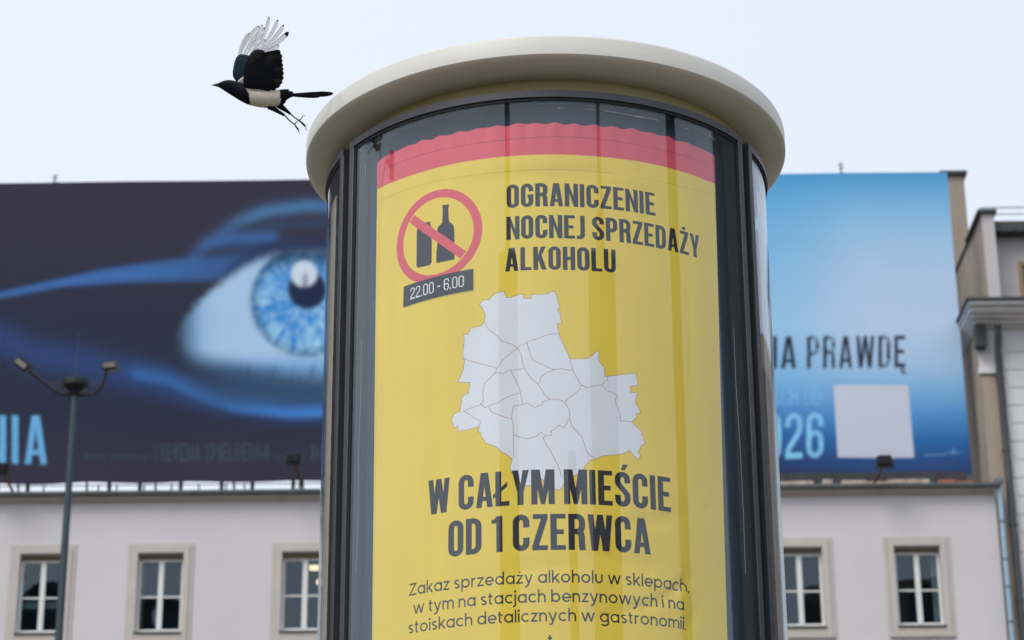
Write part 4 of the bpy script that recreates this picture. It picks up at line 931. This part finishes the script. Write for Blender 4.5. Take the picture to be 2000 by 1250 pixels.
# attic storey
AO = NB + .9; xa0, _ = fp(1917, 425, AO); xa1 = fp(1941, 425, AO)[0]; zat = fp(1925, 417, AO)[1]
b = MB(); b.add([(xa0, AO, zct), (xa0, 24, zct), (xa0, 24, zat), (xa0, AO, zat)], [(0, 1, 2, 3)]); b.build('attic_side', M['brown'], nb, fix=False)
b = MB(); b.box(xa0 + .003, xa1, AO, 3.2, zct + .07, zat); b.build('attic_pier', M['attic'], nb)
b = MB(); b.box(xa0 - .12, xa1 + .08, AO - .12, 3.3, zat + .003, zat + .09); b.box(xa0 - .06, xa0 + .4, 3.3, 24, zat + .003, zat + .05); b.build('coping', M['capdark'], nb)
SO = 2.2; zs1 = fp(1980, 464, SO)[1]; zs2 = fp(1980, 445, SO)[1]; wl = fp(1988, 520, SO)[0]; wz1 = fp(1988, 511, SO)[1]
b = MB(); wall_holes(b, xa1 + .003, XR, zct + .07, zs1, [(wl, wl + 1.3, zct + .07, wz1)], SO); b.build('attic_wall', M['attic'], nb, fix=False)
b = MB(); b.box(xa1 + .003, XR, SO - .5, SO + 6, zs1 + .002, zs2); b.build('eaves', M['capdark'], nb)
b = MB(); b.box(wl, wl + .11, SO - .02, SO + .1, zct + .07, wz1); b.box(wl + .11, wl + 1.3, SO - .02, SO + .1, wz1 - .11, wz1); b.box(wl + .62, wl + .70, SO, SO + .09, zct + .07, wz1 - .11); w_ = b.build('window', M['woodwin'], nb)
b = MB(); b.add([(wl + .1, SO + .06, zct + .07), (wl + 1.3, SO + .06, zct + .07), (wl + 1.3, SO + .06, wz1 - .1), (wl + .1, SO + .06, wz1 - .1)], [(0, 1, 2, 3)]); b.build('pane', M['winglass'], w_, fix=False)
b = MB(); b.box(wl - .05, wl + 1.4, SO + .5, SO + .6, zct, wz1 + .1); b.build('room', M['room'], w_)
b = MB(); zr2 = fp(1980, 405, 3)[1]; zr3 = fp(1980, 418, 3)[1]
b.tube([(xa1, 3, zr2), (XR, 3, zr2)], .025, 6); b.tube([(xa1, 3, zr3), (XR, 3, zr3)], .02, 6)
for k in range(12): b.tube([(xa1 + .9 + k * .3, 3, zs2), (xa1 + .9 + k * .3, 3, zs2 + .42)], .016, 5)
b.tube([(xa1 + .1, 3, zs2), (xa1 + .1, 3, zr2)], .02, 6); b.build('roof_railing', mat('pale_steel_rail', (.55, .57, .6), .5, metal=.3), nb)
# chimney stack behind the attic
CO = 9.0; cx0 = fp(1846, 400, CO)[0]; cx1 = fp(1887, 400, CO)[0]; cz1 = fp(1870, 343, CO)[1]; cz2 = fp(1870, 335, CO)[1]
t = fthing('chimney_stack', 'brown plastered chimney stack with a dark cap rising behind the banner top right corner', 'chimney', (cx0 + cx1) / 2, CO, zct)
b = MB(); b.box(cx0, cx1, CO, CO + 2.2, zct, cz1); b.build('shaft', M['brown'], t)
b = MB(); b.box(cx0 - .12, cx1 + .1, CO - .12, CO + 2.3, cz1 + .002, cz2); b.build('cap', M['capdark'], t, bevel=.02)
b = MB(); b.tube([(cx0 + .3, CO + .3, cz2), (cx0 + .3, CO + .3, cz2 + .12)], .12, 10); b.build('flue', M['capdark'], t)
# dark downpipe at the joint
(xd0, zd0), (xd1, zd1) = fp(1950, 700, NB - .2), fp(1975, 905, NB - .2)
t = fthing('downpipe', 'dark downpipe running down the corner of the white building', 'downpipe', xd0, NB - .2, 0)
b = MB(); b.tube([(xd0, NB - .5, zcb - .05), (xd0, NB - .45, zcb - .3), (xd0, NB - .2, zcb - .8), (xd0, NB - .2, zd1), (xd0, NB - .2, 0)], .1, 12); b.build('pipe', M['pipedark'], t, smooth=True)
for k in range(5):
    z = zcb - 1.5 - k * 2.1; b = MB(); b.lathe([(.1, z - .04), (.12, z - .04), (.12, z + .04), (.1, z + .04)], 14, c=(xd0, NB - .2)); b.build('clamp', M['pipedark'], t, smooth=True)

# ------------------------------------------------------------------ the street lamp
LY = 40 - FAC_Y
def lp(px, py, off=LY): return fp(px, py, off)
xlp, zlp = lp(146, 772)
t = fthing('street_lamp', 'tall slate grey lamp post with two small floodlights on curved arms, left of the column', 'street lamp', xlp, LY, 0)
b = MB(); b.tube([(xlp, LY, 0), (xlp, LY, zlp * .5), (xlp, LY, zlp)], [.10, .078, .06], 20); b.build('post', M['lampsteel'], t, smooth=True)
b = MB(); b.lathe([(0, 0), (.22, 0), (.22, .2), (.17, .22), (.17, .9), (.12, .95), (0, .95)], 20, c=(xlp, LY)); b.build('base', M['lampsteel'], t, smooth=True)
kk_ = zlp; zdt = lp(150, 743)[1]; zdb = lp(150, 756)[1]
b = MB(); b.lathe([(0, zlp - .02), (.075, zlp - .02), (.10, zlp + .05), (.225, zdb), (.24, zdb + .01), (.24, zdt - .01), (.225, zdt), (0, zdt + .02)], 32, c=(xlp, LY)); b.build('drum', M['lampdark'], t, smooth=True)
b = MB(); xr_, zr_ = lp(150, 650); b.tube([(xlp, LY, zdt), (xlp, LY, zr_)], [.012, .004], 6); b.build('rod', M['lampsteel'], t)
def arm(pts, name='arm'):
    b = MB(); P = [(lp(x, y)[0], LY - .02 * i, lp(x, y)[1]) for i, (x, y) in enumerate(pts)]; b.tube(P, .031, 8); return b.build(name, M['lampdark'], t, smooth=True)
arm([(140, 772), (125, 771), (108, 764), (90, 751), (64, 731), (60, 728)])
arm([(150, 772), (165, 773), (182, 771), (195, 763), (202, 753), (208, 735), (210, 727)])
b = MB(); x0, z0 = lp(95, 754); x1_, _ = lp(200, 754); b.tube([(x0, LY, z0 - .02), (x1_, LY, z0 - .02)], .016, 6); b.tube([(x0, LY, z0 + .05), (x1_, LY, z0 + .05)], .012, 6); b.build('crossbar', M['lampsteel'], t)
def head(px, py, roll, yaw):
    x, z = lp(px, py); h = bpy.data.objects.new('floodlight', None)
    b = MB(); b.prism([(-.15, -.09), (.15, -.09), (.13, .06), (-.13, .06)], -.16, .16)
    me_ = b.build('floodlight', M['lampdark'], t, bevel=.02)
    for v in me_.data.vertices: v.co += OFF[t.name]
    Mx = Matrix.Translation(Vector((x, LY, z)) - OFF[t.name]) @ Matrix.Rotation(roll, 4, 'Y') @ Matrix.Rotation(yaw, 4, 'X')
    me_.matrix_local = Mx
    for k in range(6):
        pass
    b = MB(); b.prism([(-.115, -.045), (.115, -.045), (.11, .04), (-.11, .04)], -.172, -.161); l_ = b.build('lens', M['lens'], me_)
    for v in l_.data.vertices: v.co += OFF[t.name]
    b = MB()
    for k in range(6): b.box(-.14 + k * .05, -.125 + k * .05, -.12, .12, .06, .085)
    f_ = b.build('cooling_fin', M['lampdark'], me_)
    for v in f_.data.vertices: v.co += OFF[t.name]
head(47, 713, R_(38), R_(12)); head(216, 715, R_(-4), R_(12))

# ------------------------------------------------------------------ the magpie
BD = 7.25                           # metres along the view axis
bs = BD / FPX / 4.807
bc = CAM + ray(400 + 550 / 4.807, 20 + 760 / 4.807) * BD
bird = thing('magpie', 'black and white magpie taking off leftwards from the lid with raised wings', 'bird', bc)
bird.matrix_world = Matrix.Translation(bc) @ Matrix(((CR.x, -0, CU.x, 0), (CR.y, 1, CU.y, 0), (CR.z, 0, CU.z, 0), (0, 0, 0, 1))).to_3x3().normalized().to_4x4()
# local frame: x to the picture's right, y away from the camera, z up the picture
Yv = CF; bird.matrix_world = Matrix(((CR.x, Yv.x, CU.x, bc.x), (CR.y, Yv.y, CU.y, bc.y), (CR.z, Yv.z, CU.z, bc.z), (0, 0, 0, 1)))
def B3(x, y, d=0): return ((x - 550) * bs, d * bs, -(y - 760) * bs)
BM = {'black': mat('glossy_black_plumage', (.004, .005, .008), .6, var=.3, vscale=60, spec=.12),
      'white': mat('white_plumage', (.62, .60, .55), .8, var=.12, vscale=50),
      'brown': mat('brown_black_flight_feather', (.013, .010, .009), .6, var=.5, vscale=40, spec=.25),
      'blue': mat('blue_sheen_plumage', (.006, .042, .07), .4, var=.6, vscale=30, spec=.4),
      'beak': mat('black_horn', (.02, .022, .026), .3, var=.2), 'leg': mat('black_scaled_leg', (.010, .009, .009), .55, var=.3, vscale=200)}
fw_ = bpy.data.materials.new('translucent_white_feather'); fw_.use_nodes = True; t_ = fw_.node_tree; p_ = t_.nodes['Principled BSDF']; p_.inputs['Base Color'].default_value = (.86, .86, .86, 1); p_.inputs['Roughness'].default_value = .7
tl_ = t_.nodes.new('ShaderNodeBsdfTranslucent'); tl_.inputs[0].default_value = (.97, .97, .97, 1); ms_ = t_.nodes.new('ShaderNodeMixShader')
wv = t_.nodes.new('ShaderNodeTexNoise'); wv.inputs['Scale'].default_value = 120; mr_ = t_.nodes.new('ShaderNodeMapRange'); mr_.inputs[3].default_value = .55; mr_.inputs[4].default_value = .8
t_.links.new(wv.outputs[0], mr_.inputs[0]); t_.links.new(mr_.outputs[0], ms_.inputs[0]); t_.links.new(p_.outputs[0], ms_.inputs[1]); t_.links.new(tl_.outputs[0], ms_.inputs[2]); t_.links.new(ms_.outputs[0], t_.nodes['Material Output'].inputs[0]); BM['fw'] = fw_
# body of one continuous surface
st_ = [(128, 683, 722, 13), (142, 676, 729, 17), (165, 665, 744, 27), (200, 656, 768, 38), (235, 654, 790, 45), (270, 659, 812, 48), (305, 671, 834, 52), (345, 690, 858, 62), (400, 708, 884, 74), (460, 718, 901, 82), (530, 724, 914, 84), (600, 730, 920, 78), (655, 738, 917, 66), (695, 745, 897, 50), (735, 750, 872, 36), (765, 752, 846, 26), (800, 757, 822, 18), (830, 764, 812, 10)]
def interp(st, n):
    xs = np.array([s_[0] for s_ in st], float); X = np.linspace(xs[0], xs[-1], n); return X, [np.interp(X, xs, [s_[k] for s_ in st]) for k in (1, 2, 3)]
X, (T_, Bt, Dp) = interp(st_, 110)
ker = np.array([1, 2, 3, 2, 1]) / 9
def smo(a): return np.concatenate([a[:2], np.convolve(a, ker, 'valid'), a[-2:]])
T_, Bt, Dp = smo(smo(T_)), smo(smo(Bt)), smo(smo(Dp))
NR = 48; bv = []; colr = []
rs = np.random.RandomState(3)
for i in range(len(X)):
    cy = (T_[i] + Bt[i]) / 2; hy = (Bt[i] - T_[i]) / 2
    for k in range(NR):
        a = 2 * math.pi * k / NR; y = cy + hy * math.sin(a); d = Dp[i] * math.cos(a)
        bv.append(B3(X[i], y, d))
        x = X[i]; nzv = rs.rand() * 8
        lb_ = 395 + 30 * math.sin(min(1, max(0, (y - 742) / 120)) * 2.2) + (10 if y > 860 else 0); rb_ = 712 - .25 * max(0, 800 - y) + nzv * .6
        iw = 1 if (lb_ + nzv * .5 < x < rb_ - (max(0, y - 860) * .35)) and y > 738 + nzv * .5 else 0
        colr.append((.72, .67, .57, 1) if iw else (.0035, .0045, .008, 1))
bf = [(i * NR + k, i * NR + (k + 1) % NR, (i + 1) * NR + (k + 1) % NR, (i + 1) * NR + k) for i in range(len(X) - 1) for k in range(NR)] + [tuple(range(NR)), tuple(range((len(X) - 1) * NR, len(X) * NR))[::-1]]
b = MB(); b.add(bv, bf); bm_ = attr_mat('magpie_body_plumage', .65, var=.15, vscale=90, spec=.12)
bo = b.build('body', bm_, bird, smooth='all'); ca = bo.data.color_attributes.new('print', 'FLOAT_COLOR', 'POINT'); ca.data.foreach_set('color', np.array(colr, dtype=np.float32).ravel())
# beak, two mandibles
for nm, st2 in (('beak', [(62, 702, 706, 1.5), (90, 692, 707, 6), (120, 684, 706, 10), (150, 676, 708, 14)]), ('beak', [(72, 702, 707, 1.5), (95, 702, 713, 5), (125, 704, 722, 9), (152, 708, 730, 13)])):
    b = MB(); vs_ = []
    for x, a_, b_, d_ in st2:
        for k in range(12): an = 2 * math.pi * k / 12; vs_.append(B3(x, (a_ + b_) / 2 + (b_ - a_) / 2 * math.sin(an), d_ * math.cos(an)))
    b.add(vs_, [(i * 12 + k, i * 12 + (k + 1) % 12, (i + 1) * 12 + (k + 1) % 12, (i + 1) * 12 + k) for i in range(3) for k in range(12)] + [tuple(range(12))]); b.build(nm, BM['beak'], bird, smooth='all')
for s in (-1, 1):
    b = MB(); cx_, cy_, cz_ = B3(207, 676, s * 35.5); r_ = 8 * bs
    vs_ = []; fs_ = []
    for i in range(7):
        for k in range(12):
            th_ = math.pi * i / 6; ph = 2 * math.pi * k / 12; vs_.append((cx_ + r_ * math.sin(th_) * math.cos(ph), cy_ + r_ * .7 * math.sin(th_) * math.sin(ph), cz_ + r_ * math.cos(th_)))
    fs_ = [(i * 12 + k, i * 12 + (k + 1) % 12, (i + 1) * 12 + (k + 1) % 12, (i + 1) * 12 + k) for i in range(6) for k in range(12)]
    b.add(vs_, fs_); b.build('eye', mat('dark_eye', (.02, .012, .01), .08), bird, smooth='all')
def feather(parent, base, tip, w0, d0, d1, bend=0.0, mats=(0, 0, 0), prof='long', mlist=None, tipfrac=.9, edge=.16, cup=0):
    """mats: (body, edge, tip) material indices; two-sided with thickness"""
    n = 22; cols = (-1, -1 + edge * 2, -.05, .05, 1 - edge * 2, 1)
    bx0, by0 = base; tx, ty = tip; dx_, dy = tx - bx0, ty - by0; Ln = math.hypot(dx_, dy); ux, uy = dx_ / Ln, dy / Ln; nx, ny = -uy, ux
    vs_ = []; m = len(cols)
    for side in (0,):
        for i in range(n + 1):
            u = i / n; off = bend * 4 * u * (1 - u) * Ln
            if prof == 'long': w = w0 * min(1, .35 + 1.1 * u) * math.sqrt(max(0, 1 - max(0, (u - .80) / .20) ** 2.2)) if u > .8 else w0 * min(1, .35 + 1.1 * u)
            else: w = w0 * min(1, .45 + 1.3 * u) * (math.sqrt(max(0, 1 - max(0, (u - .86) / .14) ** 2)) if u > .86 else 1)
            w = max(w, .4)
            for c in cols:
                dep = d0 + (d1 - d0) * u + cup * (u * u) + (.9 if side else -.9) - 2.0 * (1 - abs(c)) + c * w0 * .05
                vs_.append(B3(bx0 + ux * Ln * u + nx * (off + c * w), by0 + uy * Ln * u + ny * (off + c * w), dep))
    b = MB(); S1 = (n + 1) * m
    u_sh = False
    for i in range(n):
        for j in range(m - 1):
            mi = mats[1] if j == 0 or (j == 2 and u_sh) else mats[0]
            if i / n >= tipfrac: mi = mats[2]
            a = i * m + j
            b.f.append((a, a + 1, a + m + 1, a + m)); b.m.append(mi)
    b.v = vs_
    return b.build('feather', mlist or [BM['fw'], BM['brown'], BM['black']], parent, smooth='all')
def lobe(parent, name, outline, d, th, m, n_in=4):
    """pillow-shaped plumage patch from an outline"""
    cx_ = sum(p[0] for p in outline) / len(outline); cy_ = sum(p[1] for p in outline) / len(outline); n = len(outline); vs_ = []
    for side in (-1, 1):
        for k in range(n_in):
            f = 1 - k / n_in; hh2 = th * math.sqrt(max(0, 1 - f ** 3))
            for (x, y) in outline: vs_.append(B3(cx_ + (x - cx_) * f, cy_ + (y - cy_) * f, d(x, y) + side * hh2 if callable(d) else d + side * hh2))
        vs_.append(B3(cx_, cy_, (d(cx_, cy_) if callable(d) else d) + side * th))
    per = n * n_in + 1; fs_ = []
    for s in range(2):
        o_ = s * per
        for k in range(n_in - 1):
            for i in range(n): fs_.append((o_ + k * n + i, o_ + k * n + (i + 1) % n, o_ + (k + 1) * n + (i + 1) % n, o_ + (k + 1) * n + i))
        for i in range(n): fs_.append((o_ + (n_in - 1) * n + i, o_ + (n_in - 1) * n + (i + 1) % n, o_ + per - 1))
    b = MB(); b.add(vs_, fs_)
    o = b.build(name, m, parent, smooth='all')
    return o
def spl(pts, sub=4):
    out = []; n = len(pts)
    for i in range(n):
        p0, p1, p2, p3 = [pts[(i + j - 1) % n] for j in range(4)]
        for k in range(sub):
            t = k / sub; out.append(tuple(.5 * (2 * p1[q] + (p2[q] - p0[q]) * t + (2 * p0[q] - 5 * p1[q] + 4 * p2[q] - p3[q]) * t * t + (-p0[q] + 3 * p1[q] - 3 * p2[q] + p3[q]) * t ** 3) for q in (0, 1)))
    return out
# far wing
fwg = lobe(bird, 'wing', spl([(298, 668), (262, 625), (254, 580), (262, 520), (275, 465), (296, 425), (330, 404), (370, 408), (420, 420), (450, 440), (420, 500), (400, 560), (375, 615), (330, 645)]), 66, 12, BM['blue'])
for (bx0, by0, tx, ty, w, bd) in ((305, 432, 408, 200, 15, -.05), (325, 425, 503, 136, 19, -.07), (350, 430, 556, 150, 18, -.06), (372, 436, 560, 200, 17, -.06), (395, 446, 560, 262, 16, -.05), (415, 455, 560, 320, 16, -.04)):
    feather(fwg, (bx0, by0), (tx, ty), w * 1.02, 66, 80 + (tx - 400) * .05, bd, (0, 1, 1), tipfrac=.92, edge=.08)
for k in range(5):
    feather(fwg, (310 + k * 22, 470 + k * 14), (345 + k * 28, 425 - k * 2 + (k * 6)), 15, 58, 60, .02, (2, 2, 2), 'short')
lobe(bird, 'scapular_patch', spl([(302, 680), (312, 655), (340, 630), (374, 612), (384, 650), (378, 690), (340, 694)]), 40, 14, BM['white'])
# near wing: secondaries first (behind), coverts on top
nw = lobe(bird, 'wing', spl([(385, 735), (372, 690), (374, 610), (388, 540), (412, 470), (440, 415), (478, 384), (525, 380), (566, 392), (572, 425), (585, 450), (640, 500), (655, 580), (650, 670), (630, 735), (540, 748), (460, 750)]), -82, 12, BM['black'])
sec = [((520, 432), (722, 404)), ((490, 470), (738, 440)), ((480, 500), (740, 482)), ((475, 530), (746, 524)), ((470, 560), (748, 562)), ((465, 590), (752, 602)), ((460, 620), (750, 644)), ((455, 650), (738, 684)), ((450, 675), (716, 716)), ((445, 695), (680, 738)), ((440, 710), (630, 745))]
for i, (a, c_) in enumerate(sec): feather(nw, a, c_, 31, -72 + i * .8, -88 + i * 2.2, .03 if i < 4 else -.02, (1, 1, 1) if i % 3 == 1 else (2, 2, 2), 'short', edge=.1)
for i in range(0):
    y = 440 + i * 38; feather(nw, (430 - i * 4, y), (600 + (i % 3) * 6, y + 6 + i * 3), 34, -88, -90 + i * .3, .02, (2, 2, 2), 'short')
prim = [((470, 395), (551, 148), 12, -.03), ((482, 392), (614, 74), 14, .06), ((500, 390), (696, 100), 15, .07), ((515, 392), (752, 146), 16, .07), ((530, 398), (797, 214), 19, .06), ((545, 408), (706, 338), 17, .05), ((552, 420), (718, 404), 17, .03)]
for i, (a, c_, w, bd) in enumerate(prim): feather(nw, a, c_, w * 1.2, -76, -100 + i * 4, bd, (0, 1, 1), tipfrac=.91 if i != 4 else .86, edge=.08)
lobe(nw, 'covert_patch', spl([(452, 408), (480, 382), (528, 380), (568, 394), (560, 430), (520, 470), (480, 500), (440, 520), (430, 470)]), -92, 9, BM['brown'])
# tail
for i, (ty, d_, w) in enumerate(((782, 0, 23), (788, -6, 22), (776, 6, 20), (808, -10, 19), (798, 8, 19))):
    feather(bird, (740, 790), (1210 - i * 22 if i < 3 else 1090 - (i - 3) * 110, ty), w, d_, d_ * 1.5, .012, (2, 2, 2), 'long', edge=.15).name = 'tail_feather'
lobe(bird, 'tail_coverts', spl([(690, 755), (740, 742), (792, 742), (778, 758), (800, 765), (810, 800), (770, 820), (752, 850), (762, 862), (735, 885), (700, 890), (680, 830)]), 0, 24, BM['black'])
# legs
def leg(thigh, shank, toes, d):
    b = MB(); b.tube([B3(x, y, d) for x, y, r in thigh], [r * bs for x, y, r in thigh], 14); lg = b.build('leg', BM['black'], bird, smooth='all')
    b = MB(); b.tube([B3(x, y, d) for x, y in shank], [7.5 * bs] + [6 * bs] * (len(shank) - 1), 10); b.build('shank', BM['leg'], lg, smooth='all')
    for tp in toes:
        b = MB(); n = len(tp); b.tube([B3(x, y, d + dd) for x, y, dd in tp], [(6 - 3.8 * i / (n - 1)) * bs for i in range(n)], 8); b.build('toe', BM['leg'], lg, smooth='all')
leg([(690, 885, 34), (730, 915, 26), (765, 942, 18), (800, 970, 12)], [(795, 965), (835, 1000), (882, 1034)], [[(880, 1032, 0), (902, 1020, -3), (915, 998, -5), (924, 988, -6), (941, 989, -6)], [(880, 1032, 0), (912, 1055, -4), (935, 1080, -6), (948, 1110, -6), (962, 1132, -5)], [(880, 1032, 0), (915, 1052, 4), (942, 1078, 8), (960, 1092, 9)], [(880, 1032, 0), (905, 1055, 0), (932, 1088, 2), (942, 1092, 3)]], 16)
leg([(600, 905, 26), (650, 928, 24), (700, 958, 18), (748, 986, 12)], [(742, 980), (790, 1030), (842, 1074)], [[(842, 1072, 0), (860, 1055, -3), (874, 1042, -4), (890, 1036, -4)], [(842, 1072, 0), (862, 1098, -4), (876, 1122, -5), (890, 1158, -5)], [(842, 1072, 0), (866, 1100, 4), (884, 1118, 8), (886, 1136, 8)], [(842, 1072, 0), (858, 1100, 0), (870, 1118, 2), (882, 1140, 3)]], -16)

# ------------------------------------------------------------------ the town behind the camera, mirrored in the curved glass
def town_block(name, label, cat, az, dist, wid, dep, hgt, body, pane, bands='v', pitch=3.4, tiers=(), grp=None):
    """az: degrees from straight behind the camera, positive to the right"""
    d = Vector((math.sin(R_(az)), -math.cos(R_(az)), 0)); P = Vector((COLX, COLY, 0)) + d * dist
    t = thing(name, label, cat, P, math.atan2(d.y, d.x) + math.pi / 2 + math.pi, grp)
    lv = [(wid, dep, 0, hgt)] + list(tiers)
    for (w, de, z0, z1) in lv:
        top_w = w
        b = MB(); b.box(-w / 2, w / 2, 0 + (dep - de) / 2, dep - (dep - de) / 2, z0, z1 - .002); b.build('body', body, t)
        y = (dep - de) / 2
        for side in (-1, 1):
            yy = y if side < 0 else dep - y
            if bands == 'v':
                n = max(1, int(w / pitch))
                for k in range(n):
                    xc = -w / 2 + (k + .5) * w / n; b = MB(); b.box(xc - w / n * .30, xc + w / n * .30, yy - .12, yy + .12, z0 + 3, z1 - 1.5); b.build('window_strip', pane, t)
            else:
                n = max(1, int((z1 - z0) / pitch))
                for k in range(n):
                    zc = z0 + (k + .5) * (z1 - z0) / n; b = MB(); b.box(-w / 2 + .6, w / 2 - .6, yy - .12, yy + .12, zc - .75, zc + .75); b.build('window_strip', pane, t)
    return t
tw1 = mat('town_grey_stone', (.20, .18, .16), .9, var=.2, vscale=.2); tw2 = mat('town_slate_panel', (.07, .085, .10), .7, var=.2, vscale=.2); tw3 = mat('town_brown_brick', (.16, .10, .075), .9, var=.3, vscale=.3); tw4 = mat('town_sand_stone', (.36, .31, .25), .9, var=.2, vscale=.3)
twp = mat('town_window_band', (.025, .03, .035), .25, var=.3, vscale=.5)
town_block('tower_block', 'grey stepped tower far behind the camera, mirrored as the narrow stripe on the poster glass', 'tower', -20.8, 160, 26, 20, 73, tw2, twp, 'h', 3.3, [(7.5, 8, 73, 118)])
t = town_block('tower_block', 'broad stone tower with tapering spire, mirrored as the widest stripe on the poster glass', 'tower', 25.8, 160, 38, 30, 73, tw1, twp, 'v', 3.2)
b = MB()
for w, w2, z0, z1 in ((13, 12.4, 73, 79), (12.4, 6, 79, 85), (6, 5, 85, 128)):
    b.add([(-w / 2, 15 - w / 2, z0), (w / 2, 15 - w / 2, z0), (w / 2, 15 + w / 2, z0), (-w / 2, 15 + w / 2, z0), (-w2 / 2, 15 - w2 / 2, z1), (w2 / 2, 15 - w2 / 2, z1), (w2 / 2, 15 + w2 / 2, z1), (-w2 / 2, 15 + w2 / 2, z1)], [(0, 3, 2, 1), (4, 5, 6, 7), (0, 1, 5, 4), (1, 2, 6, 5), (2, 3, 7, 6), (3, 0, 4, 7)])
b.build('spire', tw1, t)
town_block('tower_block', 'lower slate office tower behind the camera, beside the spired tower', 'tower', 9.5, 200, 14, 14, 70, tw2, twp, 'h', 3.3)
town_block('tower_block', 'slim dark tower standing to the right behind the camera', 'tower', 66, 140, 14, 12, 92, tw2, twp, 'h', 3.3)
town_block('office_slab', 'long tall slate office slab on the right of the square', 'building', 109, 110, 56, 16, 66, mat('slab_slate_cladding', (.11, .14, .17), .8, var=.15, vscale=.15), tw2, 'v', 15)
town_block('street_block', 'brown brick street block with tall window strips on the left of the square', 'building', -140, 75, 58, 14, 43, tw3, twp, 'v', 2.6)
town_block('street_block', 'sandstone street block with tall window strips on the right of the square', 'building', 137, 80, 72, 14, 35, tw4, twp, 'v', 2.4)
town_block('street_block', 'low grey block along the far left side of the square', 'building', -60, 120, 80, 14, 26, tw1, twp, 'v', 3.2)
# a second street lamp behind the camera, mirrored at the left of the poster
d = Vector((math.sin(R_(-94.5)), -math.cos(R_(-94.5)), 0)); P = Vector((COLX, COLY, 0)) + d * 14
t = thing('street_lamp', 'dark street lamp with one curved arm, mirrored at the left of the poster glass', 'street lamp', P, 0)
b = MB(); b.tube([(0, 0, 0), (0, 0, 6), (0, 0, 12.5)], [.11, .09, .06], 12); b.build('post', M['lampsteel'], t, smooth=True)
b = MB(); b.tube([(0, 0, 10.2), (0, -.5, 10.9), (0, -1.1, 11.1), (0, -1.8, 11.05)], .04, 8); b.build('arm', M['lampsteel'], t, smooth=True)
b = MB(); b.prism([(-.16, 10.95), (.16, 10.95), (.1, 11.16), (-.1, 11.16)], -2.5, -1.75); b.build('lantern', M['lampdark'], t, bevel=.02)
